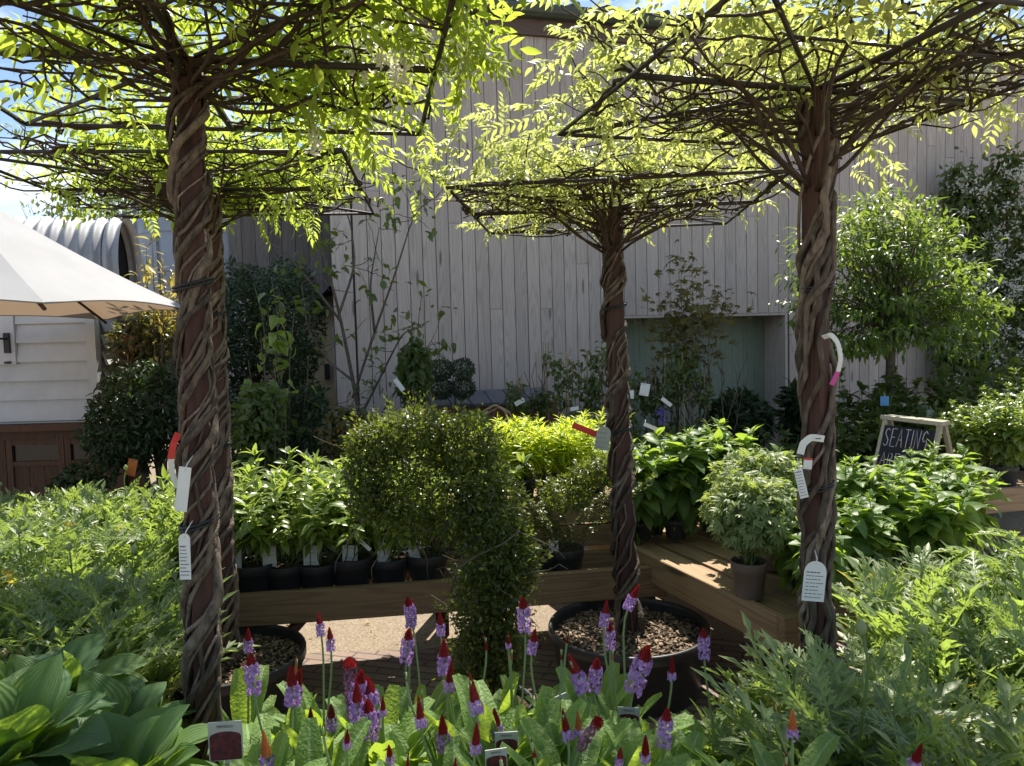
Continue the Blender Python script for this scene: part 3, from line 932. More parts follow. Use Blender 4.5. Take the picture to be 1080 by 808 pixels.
# ================================================================== WISTERIA STANDARDS
def tub_parts(R, h, seed):
    mb = MB()
    mb.lathe([(.001, 0), (R * .84, 0), (R * .86, .01), (R * .955, h - .055), (R * .985, h - .05), (R, h - .035), (R, h - .008), (R * .99, h), (R * .955, h), (R * .945, h - .02), (R * .93, h - .07)], 56)
    tub = mb.mesh('tub', 'tub')
    r = np.random.default_rng(seed)
    mb = MB()
    k = 40
    mb.lathe([(R * .945, h - .06), (R * .6, h - .045), (R * .2, h - .03), (.001, h - .03)], k)
    soil = mb.mesh('soil', 'soil')
    mb = MB(); n_ = 1900
    a = r.random(n_) * 2 * PI; q = R * .93 * np.sqrt(r.random(n_))
    P = np.stack([q * np.cos(a), q * np.sin(a), h - .06 + .03 * (1 - q / R) + r.uniform(0, .014, n_)], -1)
    sc_ = np.stack([r.uniform(.012, .034, n_), r.uniform(.006, .014, n_), r.uniform(.008, .02, n_)], -1)
    mb.inst(box_T((1, 1, .3)), P, frames(nrm(r.normal(size=(n_, 3)) * [1, 1, .3]), nrm(r.normal(size=(n_, 3)) * .45 + [0, 0, 1])), sc_, r.random(n_))
    return [('tub', tub), ('soil', soil), ('bark_mulch', mb.mesh('bark_mulch', 'mulch'))]

def wisteria(label, X, Y, zf, rot, half, seed, leafmat, top, tubR, tubH, lean=(0, 0), postw=.068, vines=9, turns=2.2, nleaf=420, low=1.0, edge=None, rr=1.0, thick=.31, blossoms=(), fan=.2, upper_flat=1.6):
    r = np.random.default_rng(seed)
    t = thing('wisteria_tree', label, 'tree', (X, Y, 0), 0)
    zb = tubH - .06
    def axis(z): return np.array([lean[0] * (z - zb), lean[1] * (z - zb), z])
    # square post
    mb = MB()
    Rm = rotz(rot + .35)
    h = zf - zb + .02
    c0, c1 = axis(zb), axis(zf)
    V = []
    for p_ in (c0, c1):
        for sx, sy in ((-1, -1), (1, -1), (1, 1), (-1, 1)):
            V.append(p_ + Rm @ np.array([sx * postw / 2, sy * postw / 2, 0]))
    F = [[0, 1, 5, 4], [1, 2, 6, 5], [2, 3, 7, 6], [3, 0, 4, 7], [4, 5, 6, 7], [3, 2, 1, 0]]
    mb.add(np.array(V), [q for f in F for q in f], [4] * 6)
    mb.obj('post', 'post', t)
    # twining stems, steep at the foot and flatter above
    zz = np.linspace(zb - .01, zf - .03, 170)
    tn = np.clip((zz - zb) / (zf - zb), 0, 1)
    for i in range(vines):
        th0 = i * 2 * PI / vines * 1.0 + r.normal(0, .35)
        tw = turns * 2 * PI * (tn * .55 + .45 * tn ** upper_flat) * r.choice([.7, .9, 1.0, 1.1, 1.25])
        wob = np.interp(tn, np.linspace(0, 1, 22), r.normal(0, .42, 22))
        th = th0 + tw + wob
        vr = (.0036 + .0066 * r.random() ** 1.5) * rr * np.interp(tn, np.linspace(0, 1, 8), r.uniform(.7, 1.3, 8)) * (1.1 - .3 * tn)
        a_ = (th - rot - .35 + PI / 4) % (PI / 2) - PI / 4
        rad = postw / 2 * np.minimum(1.30, 1 / np.cos(a_)) + vr * .75 + np.interp(tn, np.linspace(0, 1, 12), np.abs(r.normal(.001, .007, 12)))
        P = np.stack([rad * np.cos(th), rad * np.sin(th), zz], -1)
        P = P + np.interp(tn, np.linspace(0, 1, 60), r.normal(0, .0012, 60))[:, None] * np.array([1, 1, 0])
        P[:, 0] += lean[0] * (zz - zb); P[:, 1] += lean[1] * (zz - zb)
        mb = MB(); mb.tube(P, vr, 7); mb.obj('vine_stem', 'vine', t)
    for z in (zb + .22, zb + .95, zb + 1.5):
        mb = MB()
        for dz in (0, .008):
            a = np.linspace(0, 2 * PI, 22); rd = postw * .62 + .014
            P = np.stack([rd * np.cos(a) * 1.02, rd * np.sin(a) * 1.02, z + dz + .012 * np.sin(a + 1)], -1) + axis(z) * [1, 1, 0]
            mb.tube(P, .0032, 5)
        mb.obj('tie', 'tie', t)
    ct = axis(zf)
    Rf = rotz(rot)
    def fp(u, v, dz=0.0): return ct + Rf @ np.array([u, v, 0]) + np.array([0, 0, dz])
    # welded square frame with arms
    mb = MB()
    cs = [(-half, -half), (half, -half), (half, half), (-half, half)]
    for i in range(4):
        mb.tube([fp(*cs[i]), fp(*cs[(i + 1) % 4])], .0065, 6)
    for u, v in ((half, 0), (-half, 0), (0, half), (0, -half)):
        mb.tube([fp(u * .04, v * .04), fp(u, v)], .0095, 6)
    for u, v in cs: mb.tube([fp(u * .04, v * .04), fp(u, v)], .006, 6)
    h2 = half * .55
    c2 = [(-h2, -h2), (h2, -h2), (h2, h2), (-h2, h2)]
    for i in range(4): mb.tube([fp(*c2[i]), fp(*c2[(i + 1) % 4])], .004, 5)
    mb.obj('support_frame', 'steel', t)
    # boughs fanning out from the post head
    mb = MB()
    for i in range(40):
        a = r.random() * 2 * PI
        q = half * r.uniform(.75, 1.12) * min(1.25, 1 / max(abs(math.cos(a)), abs(math.sin(a))))
        st_ = axis(zf - r.uniform(.02, fan)) + np.array([math.cos(a + rot), math.sin(a + rot), 0]) * postw * .6
        en = fp(q * math.cos(a), q * math.sin(a), r.uniform(-.03, .10))
        mid = st_ * .55 + en * .45; mid[2] = zf + r.uniform(-.05, .05)
        P = np.concatenate([wig(st_, mid, 6, .014, r), wig(mid, en, 9, .022, r)[1:]])
        for _ in range(2): P[1:-1] = (P[:-2] + P[1:-1] * 2 + P[2:]) / 4
        ra = r.uniform(.0028, .0065) * rr
        mb.tube(P, np.linspace(ra, ra * .45, len(P)), 6, tint=r.random())
        for _ in range(4):
            s_ = P[r.integers(4, len(P))]
            e_ = s_ + np.array([*(r.normal(0, .16, 2)), r.uniform(-.03, .16)])
            mb.tube(wig(s_, e_, 5, .012, r), np.linspace(.0035, .0016, 6) * rr, 4)
    for i in range(44):
        a = r.uniform(-half, half); b = r.uniform(-.9, .9) * half
        L = r.uniform(.25, .8) * half; an = r.random() * 2 * PI
        P = wig(fp(a, b, r.uniform(-.02, .03)), fp(np.clip(a + L * math.cos(an), -half, half), np.clip(b + L * math.sin(an), -half, half), r.uniform(-.02, .05)), 8, .012, r)
        mb.tube(P, r.uniform(.0016, .0042) * rr, 5)
    # tied bundles along the rim
    for i in range(10):
        s_ = r.integers(0, 4); u = r.uniform(-.9, .5)
        p0 = np.array(cs[s_]) * .5 * (1 - u) + np.array(cs[(s_ + 1) % 4]) * .5 * (1 + u)
        u2 = min(1, u + r.uniform(.25, .7)); p1 = np.array(cs[s_]) * .5 * (1 - u2) + np.array(cs[(s_ + 1) % 4]) * .5 * (1 + u2)
        mb.tube(wig(fp(*p0, .005), fp(*p1, .008), 9, .008, r), r.uniform(.003, .006) * rr, 5)
    mb.obj('branches', 'branch', t)
    # leaves: a thin uneven layer over the frame
    mb = MB()
    n1 = int(nleaf * (1.42 if leafmat == 'wist_green' else 1.3))
    cl = r.uniform(-.93, .93, (46, 2)) * half
    i = r.integers(0, len(cl), n1)
    uv = cl[i] + r.normal(0, half * .105, (n1, 2))
    hgt = (np.abs(r.normal(.40, .32, n1)) * thick) * (1.0 - .35 * (np.max(np.abs(uv), 1) / half > 1.0)) + .0
    P = ct + np.concatenate([uv, np.zeros((n1, 1))], 1) @ Rf.T
    P[:, 2] = zf + hgt + .0 + top
    out = nrm(np.concatenate([uv, np.zeros((n1, 1))], 1)) @ Rf.T
    D = nrm(out * .35 + r.normal(size=(n1, 3)) * [1, 1, .35] + np.array([0, 0, .08]))
    U = nrm(r.normal(size=(n1, 3)) * .5 + np.array([0, 0, 1.0]))
    gr = leafmat == 'wist_green'
    scatter(mb, T_wist, P, D, U, r.uniform(.10, .225 if gr else .18, n1), r.random(n1), 0, r)
    # loose sprays over the rim
    n2 = int(nleaf * .09)
    e = r.integers(0, 4, n2); u = r.uniform(-1, 1, n2)[:, None]
    cs_ = np.array(cs)
    uv = cs_[e] * .5 * (1 - u) + cs_[(e + 1) % 4] * .5 * (1 + u)
    P = ct + np.concatenate([uv, np.zeros((n2, 1))], 1) @ Rf.T + np.array([0, 0, 1]) * (r.uniform(.01, .25, n2)[:, None])
    out = nrm(np.concatenate([uv, np.zeros((n2, 1))], 1)) @ Rf.T
    D = nrm(out + r.normal(size=(n2, 3)) * .5 + np.array([0, 0, -.12]))
    scatter(mb, T_wist, P, D, nrm(r.normal(size=(n2, 3)) * .4 + [0, 0, 1.0]), r.uniform(.09, .16, n2), r.random(n2), 0, r)
    if edge:
        for (p0, k_, sp_, dn) in edge:
            P = np.asarray(p0) - np.array([X, Y, 0]) + r.normal(0, 1, (k_, 3)) * sp_
            D = nrm(r.normal(size=(k_, 3)) * .7 + np.array([.3, 0, -dn]))
            scatter(mb, T_wist, P, D, nrm(r.normal(size=(k_, 3)) * .4 + [0, -.3, 1.0]), r.uniform(.11, .17, k_), r.random(k_), 0, r)
    mb.obj('foliage', leafmat, t)
    for bp_ in blossoms:
        mb = MB()
        p_ = np.asarray(bp_) - np.array([X, Y, 0]); L = r.uniform(.07, .11); k_ = 60
        tt = r.random(k_)
        mb.tube([p_ + [0, 0, .03], p_ + [.004, 0, -L * .5], p_ + [0, 0, -L]], .002, 4)
        P = p_ + np.stack([r.normal(0, 1, k_) * .018 * (1 - .5 * tt), r.normal(0, 1, k_) * .018 * (1 - .5 * tt), -tt * L], -1)
        scatter(mb, T_small, P, nrm(rnd_dirs(k_, r) + [0, 0, -.3]), rnd_dirs(k_, r), r.uniform(.014, .024, k_), r.random(k_), 0, r)
        mb.obj('flower_raceme', 'blossom', t)
    for pn, me in tub_parts(tubR, tubH, seed):
        put(me, pn, t)
    return t

wisteria('tall wisteria wound round a brown post in the left foreground, with the tags', -.765, 1.71, 2.25, .19, .56, 11, 'wist_green', .0, .26, .3, (.026, 0), .046, 15, 5.6, 560, blossoms=[W(400, 28, 1.7), W(415, 42, 1.72), W(424, 50, 1.7), W(478, 12, 1.75), W(490, 22, 1.75), W(372, 30, 1.8), W(330, 125, 2.1)],
         edge=[(W(492, 45, 1.75), 15, .035, .5), (W(470, 15, 1.8), 12, .05, .3)], rr=1.0, fan=.1)
wisteria('wisteria standing just behind the front left one, in a black tub', -1.255, 3.1, 2.25, .10, .62, 12, 'wist_green', .0, .33, .29, (.012, 0), .056, 13, 5.0, 520, rr=1.1,
         edge=[(W(425, 165, 2.7), 5, .04, .3), (W(290, 215, 2.6), 9, .05, .9), (W(60, 180, 2.7), 6, .05, .9)])
wisteria('centre wisteria with flat square crown in a black tub of bark chips', .50, 3.3, 2.17, -.10, .62, 13, 'wist_pale', .0, .365, .29, (-.022, .02), .066, 11, 3.4, 520, thick=.27, rr=1.25)
wisteria('right hand wisteria with the widest pale crown and a round topped white tag', .84, 2.04, 2.25, .28, .54, 14, 'wist_pale', .0, .25, .28, (.0, 0), .050, 13, 2.3, 600, thick=.30, rr=1.15, fan=.3,
         edge=[(W(640, 80, 2.2), 18, .07, .1), (W(620, 30, 2.2), 10, .05, .1), (W(1060, 100, 2.2), 10, .06, .4), (W(930, 160, 2.8), 14, .08, .2)], blossoms=[W(1040, 60, 2.1), W(1010, 50, 2.0), W(690, 60, 2.0)])

# ================================================================== PLANT PROTOTYPES (lists of (part name, mesh))
def poppy_plant(seed, n_=30, L=.33, mat='poppy', pot=(.085, .15), spread=1.0):
    r = np.random.default_rng(seed)
    mb = MB(); h = pot[1]
    el = np.radians(r.uniform(55, 92, n_)) ; az = r.random(n_) * 2 * PI
    D = np.stack([np.cos(el) * np.cos(az) * spread, np.cos(el) * np.sin(az) * spread, np.sin(el)], -1)
    P = np.stack([.035 * np.cos(az), .035 * np.sin(az), np.full(n_, h - .02)], -1) * np.array([1, 1, 1])
    U = nrm(np.stack([-np.cos(az), -np.sin(az), np.full(n_, .6)], -1) + r.normal(0, .25, (n_, 3)))
    scatter(mb, T_poppy, P, D, U, L * r.uniform(.65, 1.15, n_), r.random(n_), 0, r)
    for i in range(r.integers(-1, 2)):
        q = np.array([r.normal(0, .06), r.normal(0, .06), h + L * r.uniform(.9, 1.25)])
        mb.tube(wig((0, 0, h - .02), q, 6, .006, r), .0025, 5, tint=.4)
        mb.lathe([(.002, -.012), (.008, -.006), (.009, .002), (.006, .011), (.001, .014)], 10, q)
    n2 = n_ // 2
    az = r.random(n2) * 2 * PI; q = .11 * np.sqrt(r.random(n2))
    P = np.stack([q * np.cos(az), q * np.sin(az), h + r.uniform(.05, .2, n2)], -1)
    D = nrm(np.stack([np.cos(az) * .5, np.sin(az) * .5, r.uniform(.3, 1.2, n2)], -1) + r.normal(0, .2, (n2, 3)))
    scatter(mb, T_poppy, P, D, nrm(rnd_dirs(n2, r) + [0, 0, 1.0]), L * r.uniform(.3, .6, n2), r.random(n2), 0, r)
    return [('foliage', mb.mesh('foliage', mat)), ('pot', pot_mesh(*pot)), ('soil', soil_mesh(pot[0] * .93, pot[1] - .02))]

def stem_plant(seed, H, stems, leaves, Ts, size, mat, pot=(.09, .16), spread=.08, whorl=False, lean=.18, potmat='pot', tipbud=0, low=.0, droop=.2, stemmat='stem', sr=.0028, flare=.5):
    """upright leafy stems from a pot, the leaves turning round each stem"""
    r = np.random.default_rng(seed)
    mb, ms = MB(), MB(); h = pot[1] if pot else 0.0
    for i in range(stems):
        a = r.random() * 2 * PI; q = spread * math.sqrt(r.random())
        p0 = np.array([q * math.cos(a) * .5, q * math.sin(a) * .5, h - .02])
        hh = H * r.uniform(.72, 1.05)
        p1 = np.array([q * math.cos(a) * 1.6 + r.normal(0, lean * .15), q * math.sin(a) * 1.6 + r.normal(0, lean * .15), h + hh])
        P = wig(p0, p1, 8, .006, r)
        ms.tube(P, np.linspace(sr, sr * .5, 9), 5)
        n_ = leaves
        t = low + (1 - low) * np.sort(r.random(n_)) ** (.75)
        if whorl: t = low + (1 - low) * np.repeat(np.linspace(.15, 1, max(2, n_ // 5)), 5)[:n_]; n_ = len(t)
        pts = np.stack([np.interp(t, np.linspace(0, 1, 9), P[:, c]) for c in range(3)], -1)
        az = np.arange(n_) * 2.4 + r.random() * 6 + r.normal(0, .25, n_)
        el = np.interp(t, [0, .7, 1], [-.1, .35, 1.0]) + r.normal(0, .2, n_) - droop * (1 - t)
        D = np.stack([np.cos(el) * np.cos(az), np.cos(el) * np.sin(az), np.sin(el)], -1)
        sz = size * np.interp(t, [0, .35, .8, 1], [.75, 1.1, .9, flare]) * r.uniform(.75, 1.2, n_)
        scatter(mb, Ts, pts, D, nrm(np.array([0, 0, 1.0]) + r.normal(0, .25, (n_, 3))), sz, r.random(n_), 0, r)
        if tipbud:
            k_ = tipbud
            az = r.random(k_) * 2 * PI
            zz = r.uniform(-.045, .02, k_)
            pts = p1 + np.stack([np.zeros(k_), np.zeros(k_), zz], -1)
            D = nrm(np.stack([np.cos(az), np.sin(az), r.uniform(.2, 1.4, k_)], -1))
            scatter(mb, T_spear, pts, D, nrm(rnd_dirs(k_, r) * .3 + [0, 0, 1.0]), r.uniform(.03, .055, k_), r.random(k_), 0, r)
    out = [('foliage', mb.mesh('foliage', mat)), ('stems', ms.mesh('stems', stemmat))]
    if pot: out += [('pot', pot_mesh(*pot, potmat)), ('soil', soil_mesh(pot[0] * .93, pot[1] - .02))]
    return out

def mound_plant(seed, R, H, n_, Ts, size, mat, pot=(.09, .16), potmat='pot', zoff=.0):
    r = np.random.default_rng(seed)
    h = pot[1] if pot else 0
    blobs = [((r.normal(0, R * .35), r.normal(0, R * .35), h + H * r.uniform(.4, .62) + zoff), (R * r.uniform(.5, .75), R * r.uniform(.5, .75), H * r.uniform(.3, .45))) for _ in range(7)]
    mb = leaf_cloud(blobs, n_, Ts, size, r, shell=.5, up=.8, droop=.1, clump=0)
    ms = MB()
    for b in blobs * 2:
        ms.tube(wig((r.normal(0, .02), r.normal(0, .02), h - .02), np.array(b[0]) + r.normal(0, R * .3, 3), 5, .008, r), np.linspace(.004, .0015, 6), 5)
    out = [('foliage', mb.mesh('foliage', mat)), ('stems', ms.mesh('stems', 'stem'))]
    if pot: out += [('pot', pot_mesh(*pot, potmat)), ('soil', soil_mesh(pot[0] * .93, pot[1] - .02))]
    return out

R1 = np.random.default_rng(99)
def lay(protos, spots, name, cat, label, group, sc=(.85, 1.15)):
    """first of each prototype is made, the rest are copies"""
    made = {}
    out = []
    for i, p in enumerate(spots):
        j = i % len(protos) if len(p) < 5 else p[4]
        s_ = R1.uniform(*sc) * (p[3] if len(p) > 3 and p[3] else 1)
        lab = label if isinstance(label, str) else label[i]
        rz = R1.random() * 2 * PI
        if j not in made:
            made[j] = make(name, lab, cat, protos[j], p[:3], rz, group, s_); out.append(made[j])
        else:
            out.append(copy_thing(made[j], p[:3], rz, lab, group, s_))
    return out

# --- ferny grey-green poppies, right and left tables
pp = [poppy_plant(i, 22 + 3 * (i % 4), .285) for i in range(6)]
spots = []
r = np.random.default_rng(5)
for iy in range(12):
    Y = 1.12 + iy * .165
    for ix in range(11):
        X = .52 + ix * .165 + (iy % 2) * .08 + r.normal(0, .015)
        px = 540 + X / Y * 780
        if px > 1200: continue
        if px - .15 * 780 / Y < 690: continue
        if Y < 1.45 and px < 800: continue
        if Y > 1.8 and px < 965: continue
        if abs(X - .84) < .12 and abs(Y - 2.04) < .14: continue
        # the right bench starts here
        if Y > 2.55 and X < 1.05 + (2.9 - Y) * .4 + .0: continue
        if Y > 2.60 + .4 * (X - 1.0) or Y > 2.62: continue
        spots.append((X, Y + r.normal(0, .015), .362))
lay(pp, spots, 'poppy_plant', 'plant', 'grey green ferny leaved poppy plant massed on the right table', 'ferny poppies massed on the right table', (.72, 1.3))
spots = []
for iy in range(12):
    Y = 1.95 + iy * .19
    for ix in range(11):
        X = -.62 - .18 * Y - ix * .18 + (iy % 2) * .09 + r.normal(0, .02)
        px = 540 + X / Y * 780
        if px < -120 or px > 215 - .17 * 780 / Y: continue
        if abs(X + .72) < .13 and abs(Y - 1.71) < .15: continue
        if math.hypot(X + 1.15, Y - 3.1) < .42: continue
        spots.append((X, Y, .402))
lay(pp, spots, 'poppy_plant', 'plant', 'yellow green ferny leaved poppy plant massed on the left table', 'ferny poppies massed on the left table', (.9, 1.2))

# --- hostas bottom left
def hosta(seed, n_=28, L=.185):
    r = np.random.default_rng(seed)
    mb = MB(); h = .16
    az = np.arange(n_) * 2.4 + r.normal(0, .2, n_)
    el = np.radians(np.linspace(86, 38, n_) + r.normal(0, 7, n_))
    D = np.stack([np.cos(el) * np.cos(az), np.cos(el) * np.sin(az), np.sin(el)], -1)
    P = np.stack([.03 * np.cos(az), .03 * np.sin(az), np.full(n_, h - .02)], -1)
    U = nrm(np.stack([-np.cos(az), -np.sin(az), np.full(n_, .55)], -1) + r.normal(0, .2, (n_, 3)))
    scatter(mb, T_hosta, P, D, U, L * r.uniform(.8, 1.2, n_), r.random(n_), 0, r)
    return [('foliage', mb.mesh('foliage', 'hosta')), ('pot', pot_mesh(.1, h)), ('soil', soil_mesh(.093, h - .02))]
hp_ = [hosta(1), hosta(2, 30, .20), hosta(3, 24, .185)]
hs = [(-.76, 1.33, .602, 1.0), (-1.03, 1.40, .602, 1.12), (-.86, 1.12, .602, 1.0), (-1.15, 1.72, .56, 1.1), (-.66, 1.04, .602, .8), (-.90, 1.62, .56, .95)]
lay(hp_, hs, 'hosta', 'plant', ['large blue green hosta with folded leaves nearest the primulas', 'broad leaved hosta at the left edge of the foreground', 'hosta with rolled dark leaves at the bottom left corner',
    'upright hosta behind the front hostas below the ferny mass', 'low hosta along the bottom edge beside the primulas', 'hosta half out of view at the far left'], 'hostas at the bottom left', (1, 1))

# --- lilac and red candelabra primulas
def bloom_mesh(seed, frac, fadedp=False, L=1.0):
    """unit-long flower head hanging on a vertical axis from z=0 to z=1: florets below, buds above"""
    r = np.random.default_rng(seed)
    mb = MB()
    n_ = int(160 * frac) + 24
    t = r.random(n_) * frac
    az = r.random(n_) * 2 * PI
    rad = .20 * np.sqrt(np.clip(1 - (t / frac - .45) ** 2 * 1.1, .2, 1)) * (.55 if fadedp else 1)
    P = np.stack([rad * .55 * np.cos(az), rad * .55 * np.sin(az), t], -1)
    D = nrm(np.stack([np.cos(az), np.sin(az), r.uniform(-.5, .35, n_)], -1))
    k5 = 5
    fl = join_T([(dia_T(.75, .1), rotx(PI / 2 * .72) @ np.eye(3), np.array([0, .55, 0]), .5)] if False else
                [(dia_T(.8, .15), roty(0) @ np.array(frames(np.array([math.cos(b), .35, math.sin(b)]), np.array([0, 1.0, 0]))), np.array([0, .6, 0]), .62) for b in np.arange(5) * 2 * PI / 5])
    mb.inst(fl, P, frames(D, rnd_dirs(n_, r)), np.full(n_, .10 if not fadedp else .07) * r.uniform(.8, 1.25, n_), r.random(n_), 0)
    florets = mb.mesh('florets', 'faded' if fadedp else 'lilac')
    return florets
def bud_mesh(seed, frac, mat='bud', wide=1.0):
    r = np.random.default_rng(seed)
    mb = MB()
    H = 1 - frac
    core = []
    for t in np.linspace(0, 1, 9): core.append((max(.012, .13 * wide * (1 - t) ** .7), frac + t * H))
    mb.lathe(core, 10)
    n_ = int(150 * H) + 30
    t = (np.arange(n_) + .5) / n_
    az = np.arange(n_) * 2.39996
    rad = .125 * wide * (1 - t) ** .7
    P = np.stack([rad * np.cos(az), rad * np.sin(az), frac + t * H - .02], -1)
    D = nrm(np.stack([np.cos(az) * .55, np.sin(az) * .55, np.full(n_, 1.0)], -1))
    U = nrm(np.stack([np.cos(az), np.sin(az), -.3 * np.ones(n_)], -1))
    mb.inst(leaf_T(.62, 2, PF_ovate, -.35, .3, 1), P, frames(D, U), np.full(n_, .10) * (1.15 - .5 * t), r.random(n_), 0)
    return mb.mesh('bud_tip', mat)
kinds = {}
for nm, fr, fd, bm in (('mid', .52, False, 'bud'), ('full', .72, False, 'bud'), ('early', .30, False, 'bud'), ('orange', .32, False, 'oldbud'), ('faded', .86, True, 'bud'), ('bud', .08, False, 'bud'), ('budo', .06, False, 'oldbud')):
    kinds[nm] = (None if nm.startswith('bud') else bloom_mesh(hash(nm) % 97 if False else len(nm) * 7, fr, fd), bud_mesh(len(nm) * 5, fr, bm, .7 if nm.startswith('bud') else 1.0))
def primula_leaves(seed, n_=17):
    r = np.random.default_rng(seed)
    mb = MB(); h = .12
    az = np.arange(n_) * 2.4 + r.normal(0, .25, n_)
    el = np.radians(np.linspace(86, 38, n_) + r.normal(0, 9, n_))
    D = np.stack([np.cos(el) * np.cos(az), np.cos(el) * np.sin(az), np.sin(el)], -1)
    P = np.stack([.02 * np.cos(az), .02 * np.sin(az), np.full(n_, h - .02)], -1)
    U = nrm(np.stack([-np.cos(az), -np.sin(az), np.full(n_, .5)], -1) + r.normal(0, .25, (n_, 3)))
    scatter(mb, T_prim, P, D, U, .20 * r.uniform(.6, 1.15, n_), r.random(n_), 0, r)
    return mb.mesh('leaves', 'primula')
PL = [primula_leaves(i, 20 + i) for i in range(5)]
PPOT, PSOIL = pot_mesh(.062, .12), soil_mesh(.057, .105)
# flower heads: tip x, tip y, length in px, kind, tilt (sideways), height above the table as depth key
H_ = [(262, 663, 26, 'mid', 0), (263, 690, 42, 'full', 0), (251, 769, 42, 'mid', .05), (277, 772, 40, 'orange', -.05), (335, 646, 25, 'mid', 0), (347, 662, 25, 'mid', .1),
      (429, 631, 32, 'full', -.1), (434, 633, 30, 'full', .12), (432, 663, 38, 'full', .12), (464, 647, 25, 'mid', 0), (468, 674, 38, 'mid', .05), (477, 696, 33, 'early', .12),
      (495, 712, 40, 'early', 0), (512, 670, 18, 'bud', 0), (536, 668, 17, 'early', 0), (306, 703, 42, 'mid', 0), (319, 704, 44, 'mid', .1), (313, 693, 18, 'budo', 0),
      (368, 695, 62, 'faded', -.2), (383, 706, 46, 'full', .15), (376, 720, 42, 'mid', 0), (387, 716, 54, 'full', .05), (387, 739, 44, 'full', -.05), (404, 734, 22, 'early', 0),
      (328, 746, 26, 'early', .15), (349, 743, 30, 'mid', .05), (367, 769, 24, 'early', -.05), (340, 765, 15, 'bud', 0), (441, 735, 33, 'early', .05), (466, 755, 40, 'mid', 0),
      (503, 762, 34, 'early', .1), (521, 748, 37, 'mid', .05), (445, 725, 14, 'budo', 0), (428, 707, 13, 'bud', 0), (410, 786, 26, 'mid', 0), (431, 793, 26, 'bud', 0), (481, 799, 26, 'early', 0),
      (551, 631, 38, 'full', 0), (540, 684, 14, 'budo', 0), (565, 663, 28, 'mid', .1), (600, 666, 15, 'bud', 0), (592, 683, 14, 'bud', 0), (640, 633, 28, 'mid', 0), (643, 657, 30, 'full', 0),
      (674, 616, 30, 'mid', .45), (684, 680, 54, 'full', .35), (599, 692, 42, 'mid', -.35), (630, 694, 38, 'full', .05), (709, 692, 26, 'early', 0), (742, 663, 33, 'full', 0),
      (646, 683, 14, 'budo', 0), (593, 749, 32, 'early', -.1), (609, 751, 28, 'orange', 0), (634, 755, 50, 'faded', .4), (704, 747, 42, 'full', 0), (681, 776, 34, 'early', -.05), (528, 799, 20, 'budo', 0),
      (836, 749, 32, 'orange', 0), (829, 795, 26, 'bud', 0), (972, 784, 34, 'early', .1), (655, 788, 24, 'mid', 0), (560, 780, 22, 'bud', 0)]
r = np.random.default_rng(17)
heads = []
for i, (px, py, L, kd, tilt) in enumerate(H_):
    Y = 507 / (py - 358 + .027 * (px - 540)) * r.uniform(.94, 1.06)
    Y = min(1.95, max(1.03, Y))
    p = W(px, py, Y)
    heads.append([p, L * Y / 780, kd, tilt])
# rosettes: gather the heads, two or three to a plant
plants = []
free = list(range(len(heads)))
while free:
    i = free.pop(0)
    g_ = [i]
    for j in list(free):
        if len(g_) < 3 and np.linalg.norm(heads[j][0][:2] - heads[i][0][:2]) < .14: g_.append(j); free.remove(j)
    c = np.mean([heads[k_][0][:2] for k_ in g_], axis=0) + r.normal(0, .012, 2)
    plants.append((c, g_))
words = {'faded': 'with a half faded long flower spike', 'orange': 'with an orange budded spike', 'bud': 'with spikes still in bud', 'budo': 'with small orange buds', 'full': 'with a full lilac spike',
         'mid': 'with red tipped lilac spikes', 'early': 'with a red cone just opening lilac'}
rowword = lambda y: 'back row' if y > 1.62 else ('mid bed' if y > 1.3 else 'front edge')
def prim_plant(c, g_, label, j, leaves=True):
    bz = .602 if c[1] < 1.45 else .462
    t = thing('primula', label, 'flower', (c[0], c[1], bz), 0, 'lilac and red primulas in the foreground')
    lv = put(PL[j % 5], 'leaves', t); lv.rotation_euler = (0, 0, r.random() * 6.28); lv.scale = (r.uniform(.84, 1.1),) * 3
    put(PPOT, 'pot', t); put(PSOIL, 'soil', t)
    for k_ in g_:
        p, L, kd, tilt = heads[k_]
        p = p - np.array([c[0], c[1], bz])
        ax = nrm(np.array([tilt + r.normal(0, .09), r.normal(0, .12), 1.0]))
        b0 = p - ax * L
        mb = MB()
        Q = np.array([[0.0, 0, .10], [b0[0] * .45 + r.normal(0, .008), b0[1] * .45 + r.normal(0, .008), .10 + (b0[2] - .1) * .45], [b0[0] - ax[0] * .03, b0[1] - ax[1] * .03, b0[2] - .03], b0, p - ax * L * .15])
        tt = np.linspace(0, 1, 14); Q2 = np.stack([np.interp(tt, [0, .4, .75, .85, 1], Q[:, q]) for q in range(3)], -1)
        for _ in range(2): Q2[1:-1] = (Q2[:-2] + 2 * Q2[1:-1] + Q2[2:]) / 4
        mb.tube(Q2, np.linspace(.0030, .0022, 14), 6)
        st_ = mb.obj('flower_stem', 'pstem', t)
        Mx = Matrix(np.array(frames(np.array([.3, 1.0, 0]) - ax * ax[1], ax)).tolist()).to_4x4()
        fl, bd_ = kinds[kd]
        for nm, me in (('florets', fl), ('bud_tip', bd_)):
            if me is None: continue
            o = put(me, nm, st_)
            o.matrix_basis = Matrix.Translation(tuple(b0)) @ Mx @ Matrix.Diagonal((L * .98, L * .98, L, 1))
    return t
order = sorted(range(len(plants)), key=lambda q: plants[q][0][0])
used = {}
